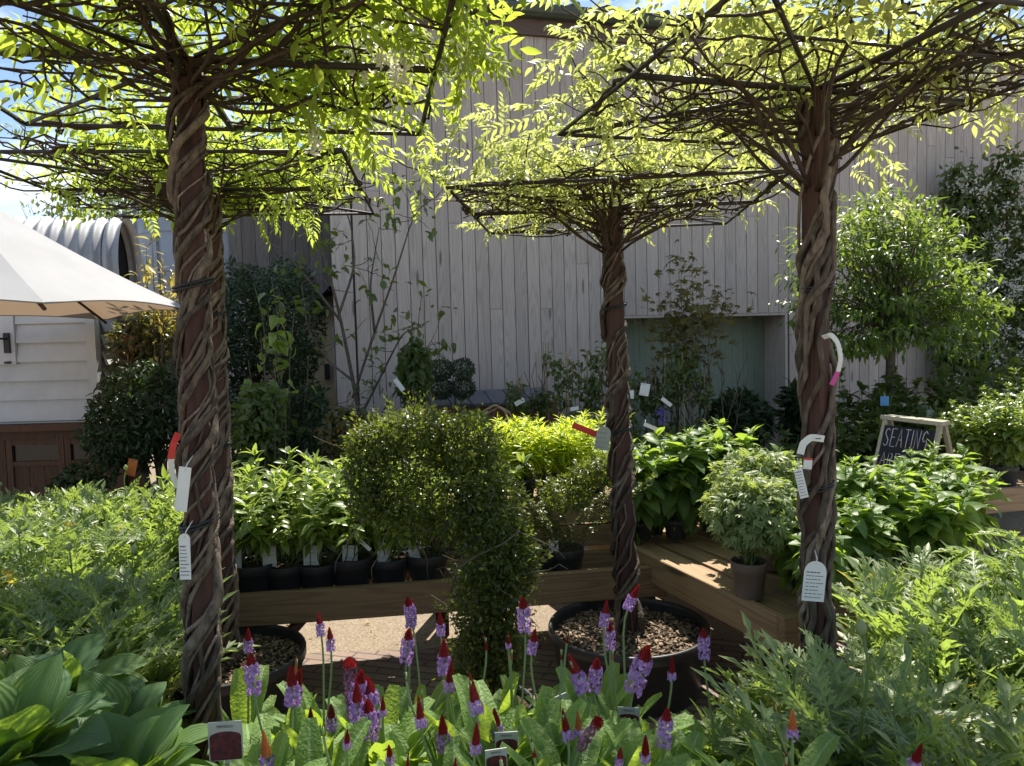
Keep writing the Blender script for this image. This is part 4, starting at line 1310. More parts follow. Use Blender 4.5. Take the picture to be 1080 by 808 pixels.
for n_i, q in enumerate(order):
    c, g_ = plants[q]
    kd = sorted([heads[k_][2] for k_ in g_], key=lambda z: ['faded', 'orange', 'full', 'mid', 'early', 'budo', 'bud'].index(z))[0]
    pxx = 540 + c[0] / c[1] * 780
    side = 'near the left post' if pxx < 300 else 'left of the topiary' if pxx < 420 else 'below the topiary' if pxx < 540 else 'before the centre tub' if pxx < 760 else 'among ferny leaves'
    lab = 'primula ' + words[kd] + ', ' + rowword(c[1]) + ' ' + side
    used.setdefault(lab, []).append((c, g_, n_i))
for lab, lst in used.items():
    for i_, (c, g_, n_i) in enumerate(lst):
        l2 = lab
        if len(lst) == 2: l2 = lab.replace('primula', ('left primula', 'right primula')[i_], 1)
        elif len(lst) > 2: l2 = lab.replace('primula', ('first', 'second', 'third', 'fourth', 'fifth', 'sixth')[i_] + ' primula from left', 1)
        prim_plant(c, g_, l2, n_i)
# rosettes without flowers between them
k_ = 0
for X in np.arange(-.55, .36, .092):
    for Y in np.arange(1.0, 1.80, .098):
        c = np.array([X + r.normal(0, .015), Y + r.normal(0, .015)])
        px = 540 + c[0] / c[1] * 780
        if px < 165 or px > 752 or X > .34: continue
        if abs(c[1] - 1.475) < .02: continue
        if px > 420 and px < 520 and Y > 1.85: continue
        if min(np.linalg.norm(c - q[0]) for q in plants) < .065: continue
        if abs(c[0] + .72) < .1 and abs(c[1] - 1.71) < .1: continue
        prim_plant(c, [], 'leafy primula without flowers among the flowering primulas', k_); k_ += 1

# ================================================================== PLANTS ON THE STAGING
def rowY(px, off=.17):
    t = (px - 540 + 7) / 780
    return (3.39 + 1.25 * .128 + off) / (1 - .128 * t)
sh = [stem_plant(30 + i, .425, 15, 44, T_lance, .085, 'shrub', (.098, .15), .115, True, .9, droop=.3, low=.30, sr=.003, flare=.8) for i in range(3)]
spots = []
for px in (238, 268, 300, 335, 372, 411, 450):
    Y = rowY(px); p = W(px, 600, Y); spots.append((p[0], Y, .375, 1.05))
lay(sh, spots, 'potted_shrub', 'shrub', ['glossy bright green shrub in black pot partly behind the left posts', 'glossy green shrub in black pot, second from the left post', 'glossy green shrub in black pot above the left end of the rail',
    'glossy green shrub in black pot with drooping pale edged leaves', 'glossy green shrub in black pot left of the topiary with a thin tag', 'glossy green shrub in black pot beneath the topiary dome', 'glossy green shrub in black pot half hidden by the topiary'],
    'glossy potted shrubs along the front staging', (.95, 1.1))
# small leaved shrubs by the centre trunk
t1 = stem_plant(61, .42, 12, 110, T_small, .026, 'tiny', (.088, .15), .11, False, 1.6, droop=.1, low=.1, sr=.002, flare=.9, stemmat='twig')
for px, lab in ((597, 'small leaved dull green shrub in black pot beside the centre trunk'), (572, 'small leaved shrub in black pot tucked behind the topiary leg')):
    Y = rowY(px, .16); p = W(px, 600, Y)
    make('small_leaved_shrub', lab, 'shrub', t1, (p[0], Y, .362), px * .1, None, 1.08 if px > 580 else .95)
mb = leaf_cloud([(W(628, 498, 3.55), (.13, .12, .07)), (W(598, 520, 3.55), (.13, .12, .09)), (W(640, 490, 3.5), (.09, .1, .05))], 2600, T_small, .024, np.random.default_rng(8), shell=.6, up=.5)
o = mb.obj('small_leaved_branch', 'tiny')
o.parent = [q for q in bpy.data.objects if q.name == 'small_leaved_shrub'][0]
pr_ = o.parent
o.matrix_parent_inverse = (Matrix.LocRotScale(pr_.location, pr_.rotation_euler, pr_.scale)).inverted()
# lime spear-leaved plants on the raised tier
lm = [stem_plant(70 + i, .31, 15, 40, T_spear, .095, 'lime', (.085, .14), .09, False, .9, droop=.0, low=.1, tipbud=7) for i in range(2)]
spots = []
for px, off in ((498, .52), (525, .6), (553, .5), (580, .6), (606, .5), (628, .6)):
    Y = rowY(px, off); p = W(px, 600, Y); spots.append((p[0], Y, .702, .92))
lay(lm, spots, 'lime_plant', 'plant', 'lime green spear leaved plant on the raised step behind the topiary', 'lime green plants on the raised step', (.92, 1.08))

# topiary: small leaves over a dome, a thick leg and a sparse hollow between
r = np.random.default_rng(44)
TY = 2.72
tp = W(520, 700, TY)
t = thing('topiary_shrub', 'large loose topiary of tiny leaves with a dome and one thick leg', 'topiary', (tp[0], TY, 0))
o3 = np.array([tp[0], TY, 0])
def TW(px, py, dy=0): return W(px, py, TY + dy) - o3
k = TY / 780
def el(px, py, rx, ry, rz=None, dy=0): return (TW(px, py, dy), (rx * k, (rz or rx) * k, ry * k))
dens = [el(398, 466, 32, 22), el(440, 452, 42, 21), el(488, 468, 38, 30), el(505, 505, 32, 40), el(518, 545, 38, 42), el(525, 590, 38, 45), el(512, 640, 36, 45, dy=-.02), el(528, 680, 30, 45),
        el(384, 495, 22, 30), el(390, 532, 24, 15), el(482, 548, 28, 20), el(435, 548, 26, 12), el(545, 590, 22, 40), el(505, 700, 30, 40)]
mb = leaf_cloud(dens, 22000, T_small, .0235, r, shell=.55, up=.55, tint=(0, 1))
leaf_cloud([el(425, 530, 42, 32), el(440, 500, 45, 36), el(400, 510, 34, 34)], 3000, T_small, .021, r, shell=.9, up=.5, mb=mb)
# loose shoots standing off the outline
pts, N = blob_pts(dens, 800, r, .08)
for p_, n_ in zip(pts, N):
    q = r.integers(4, 9)
    tt = np.linspace(0, 1, q)[:, None]
    PP = p_ + n_ * tt * r.uniform(.02, .07) + r.normal(0, .004, (q, 3)) + np.array([0, 0, .012]) * tt
    scatter(mb, T_small, PP, nrm(n_ + rnd_dirs(q, r) * .9), rnd_dirs(q, r), r.uniform(.014, .024, q), np.full(q, r.uniform(.4, 1)), 0, r)
mb.obj('foliage', 'tiny', t)
mb = MB()
for i in range(9):
    mb.tube(wig(TW(515 + r.normal(0, 12), 720), TW(500 + r.normal(0, 16), 545), 8, .02, r), np.linspace(.008, .004, 9), 6)
for i in range(80):
    b = dens[r.integers(0, len(dens))]; b2 = dens[r.integers(0, len(dens))]
    a = np.array(b[0]) + r.normal(0, .5, 3) * b[1]; c = a + r.normal(0, .14, 3)
    mb.tube(wig(a, c, 6, .012, r), np.linspace(.0028, .0014, 7), 4)
mb.tube(np.array([TW(x, y, -.12) for x, y in ((475, 625), (482, 600), (505, 585), (530, 574), (548, 560))]), .004, 6)
mb.obj('stems', 'twig', t)
put(pot_mesh(.15, .24), 'pot', t); put(soil_mesh(.14, .21), 'soil', t)

# broad-leaved perennials on the right bench
bl = [stem_plant(80 + i, .50, 7, 30, T_broad, .195, 'broad', (.075, .12), .09, False, .5, tipbud=26, droop=.5, low=.02, sr=.0045, flare=.36) for i in range(3)]
def onb(px, Y, z=.5): return (W(px, 500, Y)[0], Y, z)
spots = [(*onb(712, 3.95), .88), (*onb(748, 4.1), .88), (*onb(690, 4.05), .74), (*onb(800, 4.0), .72), (*onb(905, 3.25), .76), (*onb(945, 3.35), .70), (*onb(985, 3.1), .66), (*onb(1005, 3.4), .66),
         (*onb(880, 3.65), .78), (*onb(925, 2.95), .62), (*onb(845, 3.1), .66), (*onb(865, 2.85), .58), (*onb(835, 3.5), .66), (*onb(1012, 3.75), .62), (*onb(960, 3.75), .72), (*onb(1000, 3.8), .74), (*onb(676, 3.95), .8), (*onb(728, 4.25), .8), (*onb(764, 4.1), .78), (*onb(800, 3.85), .62)]
lay(bl, spots, 'broad_leaved_plant', 'plant', ['tall broad leaved plant with budded tips right of the centre trunk', 'tall budded plant behind the potted mound on the right bench', 'broad leaved plant close behind the centre trunk', 'budded plant between the mound and the rhododendron',
    'leafy budded plant just right of the right trunk', 'leafy budded plant in front of the chalkboard sign', 'broad leaved plant below the chalkboard legs', 'broad leaved plant with lit leaf tips nearest the far bench', 'budded plant left of the chalkboard sign',
    'low leafy plant above the ferny mass right of the trunk', 'big leaved plant hanging over the bench left of the right trunk', 'small big leaved plant pressed against the right trunk', 'leafy plant hidden between the mound and the right trunk', 'leafy plant at the far right end of the right bench', 'leafy plant in the back row below the chalkboard', 'leafy plant in the back row right of the chalkboard', 'broad leaved plant touching the centre trunk on its right', 'broad leaved plant behind and between the two tall budded ones', 'broad leaved plant behind the left side of the potted mound', 'small broad leaved plant tucked behind the potted mound'], 'broad leaved perennials on the right bench', (.97, 1.05))
# mounded pot at the bench edge
md = mound_plant(91, .235, .34, 2300, T_palm, .042, 'mound', (.076, .155), 'taupe', .02)
make('mounded_plant', 'mounded fine leaved plant in a taupe pot on the bench edge', 'plant', md, (W(790, 612, 3.05)[0], 3.05, .492), .3)
make('mounded_plant', 'fine leaved mound behind the taupe pot on the right bench', 'plant', md, (W(818, 560, 3.42)[0], 3.42, .492), 2.0, None, 1.1)

# far bench at right
fb = [stem_plant(95 + i, .50, 13, 40, T_broad, .10, 'shrub', (.08, .14), .09, False, .6, tipbud=18, droop=.1, low=.05, flare=.45) for i in range(2)]
spots = [(*W(px, 470, Y)[:2], .58, s_) for px, Y, s_ in ((1028, 4.85, .80), (1062, 4.7, .84), (1095, 4.85, .88), (1040, 5.15, .84), (1078, 5.2, .9), (1112, 5.2, .9))]
lay(fb, spots, 'bright_plant', 'plant', 'bright green upright plant crowded on the far right bench', 'bright plants on the far right bench', (.95, 1.05))

# ================================================================== BACKGROUND PLANTING
def tree(name, label, cat, base, trunks, L, depth, r0, Ts, size, mat, per, seed, bark='bark', spread=.6, up=.2, jit=.09, d0=None, ratio=.72, tint=(0, 1), droop=.1, group=None):
    r = np.random.default_rng(seed)
    t = thing(name, label, cat, base, 0, group)
    mb = MB(); tips = []
    for i in range(trunks):
        a = r.random() * 6.28
        d = d0 if d0 is not None else (.22 * math.cos(a), .22 * math.sin(a), 1)
        grow(mb, (0.02 * math.cos(a), .02 * math.sin(a), 0), d, L, r0, depth, r, tips, spread, (2, 3), up, .62, ratio)
    mb.obj('trunk', bark, t)
    P, D = [], []
    for p, d, dep in tips:
        if dep > 1: continue
        k_ = per if dep == 0 else max(1, per // 3)
        P.append(p + r.normal(0, jit, (k_, 3))); D.append(np.tile(d, (k_, 1)))
    P = np.concatenate(P); D = np.concatenate(D)
    n_ = len(P)
    mb = MB()
    scatter(mb, Ts, P, nrm(D * .5 + rnd_dirs(n_, r) * .9 + [0, 0, -droop]), nrm(rnd_dirs(n_, r) * .5 + [0, 0, 1.0]), size * r.uniform(.6, 1.25, n_), r.uniform(*tint, n_), 0, r)
    mb.obj('foliage', mat, t)
    return t
def shrub(name, label, cat, px0, px1, py0, py1, Y, k, Ts, size, mat, seed, base=None, nblob=7, shell=.5, up=.5, depthr=None, stems=0, group=None, tint=(0, 1), droop=0, square=False):
    """leafy shrub filling a survey rectangle at depth Y"""
    r = np.random.default_rng(seed)
    a, b = W(px0, py1, Y), W(px1, py0, Y)
    cx = (a[0] + b[0]) / 2; w = (b[0] - a[0]) / 2; h = (b[2] - a[2]) / 2; cz = (a[2] + b[2]) / 2
    dr = depthr or min(w, .45)
    t = thing(name, label, cat, (cx, Y, 0), 0, group)
    blobs = [((0, 0, cz), (w * .8, dr * .8, h * .85))]
    for i in range(nblob):
        d = rnd_dirs(1, r)[0] * np.array([w * .58, dr * .5, h * .6])
        blobs.append((d + [0, 0, cz], (w * r.uniform(.32, .5), dr * r.uniform(.35, .55), h * r.uniform(.28, .45))))
    if square:
        blobs = [((x_ * w * .5, y_ * dr * .5, cz + z_ * h * .5), (w * .54, dr * .54, h * .54)) for x_ in (-1, 1) for y_ in (-1, 1) for z_ in (-1, 1)]
    leaf_cloud(blobs, k, Ts, size, r, shell=shell, up=up, droop=droop, tint=tint).obj('foliage', mat, t)
    mb = MB()
    for i in range(max(stems, 3)):
        e = np.array([r.normal(0, w * .45), r.normal(0, dr * .35), cz + r.uniform(-.3, .6) * h])
        mb.tube(wig((r.normal(0, w * .12), r.normal(0, .03), 0), e, 7, .015, r), np.linspace(.010, .003, 8), 5)
    mb.obj('stems', 'twig', t)
    return t

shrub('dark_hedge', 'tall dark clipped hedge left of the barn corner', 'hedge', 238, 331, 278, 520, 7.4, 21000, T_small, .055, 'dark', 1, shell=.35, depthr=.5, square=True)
shrub('bay_tree_bush', 'bronze leaved shrub behind the round bay tree', 'shrub', 118, 196, 318, 430, 6.7, 1500, T_lance, .10, 'bronze', 2, nblob=8, depthr=.35, stems=6)
# golden young shoots of the tall shrub
r = np.random.default_rng(9)
t = thing('golden_shrub', 'golden young shoots rising above the parasol corner', 'shrub', (*W(160, 300, 6.5)[:2], 0))
mb, ms = MB(), MB()
for i in range(16):
    px, py = r.uniform(140, 195), r.uniform(238, 330)
    e = W(px, py, 6.5 + r.normal(0, .15)) - np.array([*W(160, 300, 6.5)[:2], 0])
    Pp = wig((r.normal(0, .04), 0, 0), e, 8, .02, r); ms.tube(Pp, np.linspace(.010, .003, 9), 5)
    n_ = 13; tt = r.uniform(.75, 1, n_)
    pts = np.stack([np.interp(tt, np.linspace(0, 1, 9), Pp[:, c]) for c in range(3)], -1) + r.normal(0, .03, (n_, 3))
    scatter(mb, T_lance, pts, nrm(rnd_dirs(n_, r) + [0, 0, .2]), nrm(rnd_dirs(n_, r) * .5 + [0, 0, 1]), r.uniform(.07, .14, n_), r.random(n_), 0, r)
mb.obj('foliage', 'gold', t); ms.obj('stems', 'twig', t)
# round bay tree
c = W(147, 440, 5.85); t = thing('bay_tree', 'round headed dark bay tree on a bare stem', 'tree', (c[0], 5.85, 0))
leaf_cloud([((0, 0, c[2]), (.36, .36, .40)), ((.1, 0, c[2] + .1), (.28, .3, .33)), ((-.12, -.05, c[2] - .1), (.26, .3, .3))], 3600, T_lance, .075, np.random.default_rng(6), shell=.3, up=.5).obj('crown', 'dark', t)
mb = MB(); mb.tube(wig((.06, 0, .2), (0, 0, c[2] - .2), 6, .008, np.random.default_rng(1)), .027, 8); mb.obj('trunk', 'bark', t)
put(pot_mesh(.2, .32), 'pot', t); put(soil_mesh(.18, .28), 'soil', t)
# thin sapling with bright leaves in front of the hedge
r = np.random.default_rng(19)
c = W(300, 500, 5.6); t = thing('sapling', 'thin sapling with bright lit leaves in front of the dark hedge', 'tree', (c[0], 5.6, 0))
mb, ms = MB(), MB()
tops = [(286, 292), (295, 310), (275, 350), (268, 300), (310, 330), (262, 380), (325, 380), (290, 372)]
for i, (px, py) in enumerate(tops):
    e = W(px, py, 5.6) - np.array([c[0], 5.6, 0])
    Pp = wig((r.normal(0, .05), 0, 0.1), e, 9, .02, r); ms.tube(Pp, np.linspace(.009, .003, 10), 5)
    n_ = 16 if i in (0, 1) else 6; tt = r.uniform(.5, 1, n_)
    pts = np.stack([np.interp(tt, np.linspace(0, 1, 10), Pp[:, q]) for q in range(3)], -1) + r.normal(0, .03, (n_, 3))
    scatter(mb, T_broad, pts, nrm(rnd_dirs(n_, r) + [.2, 0, 0]), nrm(rnd_dirs(n_, r) * .4 + [0, 0, 1]), r.uniform(.07, .15, n_), r.random(n_), 0, r)
mb.obj('foliage', 'shrub', t); ms.obj('stems', 'twig', t)
MB().box(W(291, 429, 5.55) - np.array([c[0], 5.6, 0]), (.07, .004, .10), roty(.3)).obj('picture_label', 'taggrey', t)
# under-storey along the hedge
for i, (a, b, y0, y1, Y, mt, sz, kk, lab) in enumerate([
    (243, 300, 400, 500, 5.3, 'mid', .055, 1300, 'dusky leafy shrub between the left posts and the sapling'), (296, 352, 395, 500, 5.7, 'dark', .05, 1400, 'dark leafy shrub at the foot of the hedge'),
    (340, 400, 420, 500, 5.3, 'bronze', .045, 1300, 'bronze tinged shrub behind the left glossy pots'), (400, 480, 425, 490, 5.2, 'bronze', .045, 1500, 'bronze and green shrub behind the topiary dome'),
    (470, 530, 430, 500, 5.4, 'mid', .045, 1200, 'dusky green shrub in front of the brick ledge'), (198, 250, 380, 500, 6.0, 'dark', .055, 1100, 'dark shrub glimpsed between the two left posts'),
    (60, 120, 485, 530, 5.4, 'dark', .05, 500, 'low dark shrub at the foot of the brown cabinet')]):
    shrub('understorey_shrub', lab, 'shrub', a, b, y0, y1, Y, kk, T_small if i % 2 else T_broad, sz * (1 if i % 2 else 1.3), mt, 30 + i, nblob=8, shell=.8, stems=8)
# sparse open tree in front of the barn corner
r = np.random.default_rng(23)
c = W(385, 470, 6.4); t = thing('sparse_tree', 'open branched young tree with few pale leaves at the barn corner', 'tree', (c[0], 6.4, 0))
mb, ms = MB(), MB(); o3 = np.array([c[0], 6.4, 0])
paths = [[(385, 470), (372, 400), (358, 330), (342, 270), (325, 215)], [(372, 420), (395, 350), (420, 280), (437, 222), (460, 208)], [(360, 340), (330, 300), (300, 265), (275, 250)], [(380, 440), (400, 400), (425, 350), (445, 345)],
         [(370, 400), (345, 380), (325, 350), (318, 300)], [(358, 330), (375, 280), (370, 235), (352, 190)], [(395, 350), (390, 300), (400, 240)], [(385, 470), (412, 420), (440, 380), (455, 360)], [(383, 450), (365, 430), (340, 425)]]
for pa in paths:
    Q = np.array([W(x, y, 6.4 + r.normal(0, .08)) for x, y in pa]) - o3
    tt = np.linspace(0, 1, 16); Q = np.stack([np.interp(tt, np.linspace(0, 1, len(pa)), Q[:, q]) for q in range(3)], -1)
    for _ in range(2): Q[1:-1] = (Q[:-2] + 2 * Q[1:-1] + Q[2:]) / 4
    ms.tube(Q, np.linspace(.016, .004, 16) * (1.3 if pa is paths[0] else .8), 6)
    for i in range(7):
        s_ = Q[r.integers(5, 16)]; e = s_ + rnd_dirs(1, r)[0] * .22 + [0, 0, .08]
        ms.tube(wig(s_, e, 5, .01, r), np.linspace(.004, .002, 6), 4)
        if r.random() < .75:
            n_ = 6; scatter(mb, T_broad, e + r.normal(0, .045, (n_, 3)), nrm(rnd_dirs(n_, r)), nrm(rnd_dirs(n_, r) * .5 + [0, 0, 1]), r.uniform(.06, .12, n_), r.random(n_), 0, r)
ms.tube([Q0 for Q0 in (np.array([0, 0, 0.0]), W(385, 470, 6.4) - o3)], .02, 7)
mb.obj('foliage', 'mid', t); ms.obj('branches', 'bark', t)
shrub('column_shrub', 'dark glossy column shaped shrub beside the clipped cube', 'shrub', 421, 454, 352, 440, 6.2, 900, T_broad, .085, 'mid', 50, nblob=5, depthr=.16, tint=(0, .4))
shrub('clipped_cube', 'small dark clipped cube of box against the barn', 'topiary', 455, 499, 379, 420, 6.9, 5200, T_small, .026, 'dark', 51, square=True, shell=.25, depthr=.19)
mb = MB(); a, b = W(478, 418, 7.3), W(532, 452, 7.3)
t = thing('brick_ledge', 'low red brick ledge with slate coping against the barn', 'wall', (a[0], 7.3, 0), WA)
MB().box((.3, .05, (a[2] - .1) / 2), (1.5, .3, a[2] - .1)).obj('brickwork', 'brickred', t)
mb = MB()
for i in range(7): mb.box((-.35 + i * .2, .02, a[2] - .03), (.19, .42, .03), rotx(.25), tint=R1.random())
mb.obj('coping', 'slate', t)
mb = MB(); pth = [W(*q, 6.3) for q in ((503, 455), (508, 435), (522, 427), (533, 434), (537, 450), (537, 500))]
o = MB(); o.tube(np.array([np.interp(np.linspace(0, 5, 22), range(6), [p_[q] for p_ in pth]) for q in range(3)]).T, .011, 6)
o.tube(np.array([np.interp(np.linspace(0, 5, 22), range(6), [p_[q] + (.04, .05, -.02)[q] for p_ in pth]) for q in range(3)]).T, .009, 6)
tag(o.obj('cane_hoop', 'cane'), 'pale bent cane hoop standing beside the brick ledge', 'plant support')

# climbers on canes along the barn
r = np.random.default_rng(77)
cl_lab = ['climber on canes at the left of the cane row by the white tag', 'slim climber on a cane left of the centre trunk', 'dense climber on canes just left of the centre trunk', 'climber behind the centre trunk with violet flowers', 'violet flowered climber right of the centre trunk',
          'leafy climber on canes beneath the bronze acer', 'climber on canes in front of the green door', 'thin climber at the far left of the cane row']
for i, (px, y0, hw) in enumerate(((572, 362, 16), (604, 375, 14), (632, 370, 16), (658, 380, 18), (694, 385, 20), (716, 372, 20), (738, 385, 14), (548, 400, 8))):
    Y = 6.9 + r.normal(0, .15); c = W(px, 500, Y); top = W(px, y0, Y)[2]
    t = thing('climber', cl_lab[i], 'climbing plant', (c[0], Y, 0), 0, 'climbers on canes before the barn')
    mb = MB()
    for q in range(3):
        x_ = r.normal(0, hw * Y / 780 * .5); mb.tube([(x_, r.normal(0, .05), .1), (x_ * .8, 0, top + r.uniform(-.15, .05))], .006, 5)
    mb.obj('canes', 'cane', t)
    w_ = hw * Y / 780
    zb_ = .55
    blobs = [((r.normal(0, w_ * .5), r.normal(0, .06), r.uniform(zb_, top)), (w_ * r.uniform(.5, .9), .12, r.uniform(.08, .16))) for _ in range(9)]
    leaf_cloud(blobs, 330, T_broad, .062, r, shell=1.0, up=.5).obj('foliage', 'mid', t)
    mb = MB()
    for q in range(6): mb.tube(wig((r.normal(0, .03), 0, .2), (r.normal(0, w_ * .7), r.normal(0, .05), top * r.uniform(.8, 1)), 9, .025, r), .003, 4)
    mb.obj('stems', 'twig', t)
    put(pot_mesh(.1, .2), 'pot', t)
    if i in (3, 4):
        mb = MB()
        for q in range(3):
            p_ = np.array([r.normal(0, .05), -.14, W(px, 432 + r.normal(0, 8), Y)[2]])
            a = np.arange(6) * PI / 3; dd = np.stack([np.cos(a), -np.full(6, .5), np.sin(a)], -1)
            mb.inst(T_broad[0], np.tile(p_, (6, 1)), frames(nrm(dd), np.tile([0, -1.0, .1], (6, 1))), np.full(6, .055), r.random(6))
        mb.obj('flower', 'violet', t)
# bronze acer
tree('acer_tree', 'bronze leaved young acer before the green door', 'tree', (*W(712, 480, 7.1)[:2], 0), 3, .85, 3, .014, T_palm, .085, 'acer', 12, 64, spread=.45, up=.45, jit=.10, ratio=.68)
tree('bare_shrub', 'leafless twiggy shrub left of the rhododendron', 'shrub', (*W(752, 480, 7.0)[:2], 0), 3, .75, 3, .015, T_small, .02, 'bronze', 1, 66, spread=.55, up=.35, ratio=.6)
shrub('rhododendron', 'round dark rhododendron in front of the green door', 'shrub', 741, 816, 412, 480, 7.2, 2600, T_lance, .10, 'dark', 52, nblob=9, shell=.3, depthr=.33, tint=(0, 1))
shrub('laurel', 'dark wide leaved laurel right of the rhododendron by the door reveal', 'shrub', 822, 850, 398, 480, 7.4, 420, T_lance, .15, 'dark', 53, nblob=5, shell=.9)
# green layered tree at right
r = np.random.default_rng(31)
c = W(942, 420, 6.7); t = thing('green_tree', 'bushy green tree with drooping lit leaf sprays right of the post', 'tree', (c[0], 6.7, 0)); o3 = np.array([c[0], 6.7, 0])
mb, ms = MB(), MB()
base_ = W(940, 365, 6.7) - o3
ms.tube(wig((.03, 0, 0), base_, 8, .012, r), np.linspace(.05, .04, 9), 8)
for i in range(210):
    while True:
        px, py = r.uniform(842, 1050), r.uniform(198, 402)
        # outline of the crown
        lo, hi = np.interp(px, [842, 870, 910, 955, 1000, 1030, 1050], [262, 235, 215, 200, 225, 290, 322]), np.interp(px, [842, 880, 930, 960, 1000, 1050], [325, 375, 372, 362, 385, 365])
        if lo < py < hi: break
    dY = r.normal(0, .38)
    e = W(px, py, 6.7 + dY) - o3
    s_ = base_ + np.array([0, 0, r.uniform(-.05, .35)])
    m_ = s_ * .4 + e * .6 + np.array([0, 0, .10])
    Pp = np.concatenate([wig(s_, m_, 4, .015, r), wig(m_, e, 4, .015, r)[1:]])
    if i % 2 == 0: ms.tube(Pp, np.linspace(.011, .003, len(Pp)), 5)
    out = nrm((e - base_) * [1, 1, .35] + [0, 0, -.12])
    n_ = 44
    pts = e + out * r.uniform(-.22, .10, n_)[:, None] + r.normal(0, .08, (n_, 3)) * [1.1, 1.1, .25]
    scatter(mb, T_lance, pts, nrm(out * .8 + rnd_dirs(n_, r) * .9 + [0, 0, -.22]), nrm(rnd_dirs(n_, r) * .3 + [0, 0, 1]), r.uniform(.05, .10, n_), r.random(n_), 0, r)
mb.obj('crown', 'maple', t); ms.obj('trunk', 'bark', t)
# white flowered climber on the wall
r = np.random.default_rng(37)
c = W(1042, 400, 8.7); t = thing('white_climber', 'white flowered climber up the barn wall at the right edge', 'climbing plant', (c[0], 9.05, 0)); o3 = np.array([c[0], 9.05, 0])
cols_ = [[(1012, 400), (1010, 300), (1012, 210), (1015, 182)], [(1040, 410), (1042, 320), (1036, 240), (1034, 195)], [(1068, 420), (1062, 300), (1062, 210), (1064, 165)], [(1080, 400), (1085, 300), (1090, 220)], [(1028, 400), (1055, 330), (1078, 270)], [(1000, 410), (1004, 340), (1022, 280)]]
mb, mf, ms = MB(), MB(), MB()
for pa in cols_:
    Q = np.array([W(x, y, 9.15) for x, y in pa]) - o3
    tt = np.linspace(0, 1, 14); Q = np.stack([np.interp(tt, np.linspace(0, 1, len(pa)), Q[:, q]) for q in range(3)], -1)
    ms.tube(Q, np.linspace(.025, .008, 14), 6)
    n_ = 1350; ti = r.random(n_)
    pts = np.stack([np.interp(ti, tt, Q[:, q]) for q in range(3)], -1) + r.normal(0, 1, (n_, 3)) * [.10, .07, .09]
    scatter(mb, T_broad, pts, nrm(rnd_dirs(n_, r) + [0, -.3, -.2]), nrm(rnd_dirs(n_, r) * .6 + [0, -.4, .7]), r.uniform(.06, .115, n_), r.random(n_), 0, r)
    for q in range(24):
        u = r.uniform(.1, .97); p_ = np.array([np.interp(u, tt, Q[:, z]) for z in range(3)]) + r.normal(0, 1, 3) * [.10, .04, .08] + [0, -.14, 0]
        k_ = 20; scatter(mf, T_small, p_ + r.normal(0, .03, (k_, 3)), rnd_dirs(k_, r), rnd_dirs(k_, r), r.uniform(.03, .055, k_), r.random(k_), 0, r)
mb.obj('foliage', 'mid', t); mf.obj('blossom', 'blossom', t); ms.obj('stems', 'bark', t)
# perennials in pots behind the sign
gp = [stem_plant(110 + i, .62, 7, 34, T_broad, .12, 'mid', (.12, .22), .12, False, .8, tipbud=8, droop=.1, low=.05, sr=.004, flare=.5) for i in range(2)]
spots = [(*W(px, 470, Y)[:2], 0.0, s_) for px, Y, s_ in ((868, 7.2, 1.15), (890, 6.6, 1.2), (912, 6.2, 1.25), (915, 7.0, 1.4), (940, 6.4, 1.2), (965, 6.9, 1.3), (985, 6.3, 1.25), (1008, 6.8, 1.4), (1030, 6.4, 1.3), (1055, 6.9, 1.5), (880, 5.9, 1.1), (1000, 5.8, 1.2), (975, 5.7, 1.1), (1085, 6.5, 1.4))]
lay(gp, spots, 'shaded_perennial', 'plant', 'dark green shaded perennial in the mass behind the chalkboard sign', 'shaded perennials behind the sign', (.95, 1.1))
spots = [(*W(px, 470, Y)[:2], 0.0, s_) for px, Y, s_ in ((560, 6.3, 1.0), (590, 6.2, .9), (620, 6.3, 1.0), (645, 6.1, .9), (700, 6.2, 1.0), (730, 6.3, .95), (690, 5.6, .9), (765, 6.0, .8), (800, 6.2, .8), (835, 6.3, .9), (850, 5.8, .9), (530, 6.1, .9), (505, 5.9, .9))]
lay(gp, spots, 'shaded_perennial', 'plant', 'low shaded perennial along the foot of the barn', 'shaded perennials before the barn', (.8, 1.0))
# far trees
tree('bare_tree', 'bare winter looking tree far behind the corrugated shed', 'tree', (*W(85, 300, 30)[:2], 0), 4, 3.2, 4, .09, T_small, .1, 'far', 1, 71, spread=.4, up=.5, ratio=.7)
tree('distant_tree', 'pale green leafy tree beyond the corrugated shed', 'tree', (*W(140, 300, 30)[:2], 0), 3, 3.0, 4, .1, T_small, .3, 'far', 16, 72, spread=.6, up=.35, jit=.35)

# ================================================================== SIGN, TAGS AND CARDS
c = W(962, 450, 5.0)
sg = thing('a_board_sign', 'chalkboard a board lettered SEATING AREA with an arrow', 'sign', (c[0], 5.0, 0), math.radians(-70))
zt, ph, SW = .97, math.radians(16), .47
def pl(x, s_, y=0.0, front=True):
    R_ = rotx(-ph if front else ph)
    return np.array([0, 0, zt]) + R_ @ np.array([x, y, -s_])
Rf_, Rb_ = rotx(-ph), rotx(ph)
MB().box(pl(0, .36, -.006), (SW - .06, .010, .62), Rf_).obj('chalkboard', 'chalkb', sg)
for sx in (-1, 1):
    mb = MB(); mb.box(pl(sx * (SW / 2 - .018), .47, 0), (.036, .022, .92), Rf_, bev=.003); mb.obj('leg', 'signtim', sg)
    mb = MB(); mb.box(pl(sx * (SW / 2 - .018), .47, .03, False), (.036, .022, .92), Rb_, bev=.003); mb.obj('leg', 'signtim', sg)
mb = MB(); mb.box((0, -.004, zt + .006), (SW + .03, .034, .03), bev=.003); mb.obj('front_rail', 'signtim', sg)
mb = MB(); mb.box((.01, .034, zt + .008), (SW + .0, .034, .03), bev=.003); mb.obj('back_rail', 'signtim', sg)
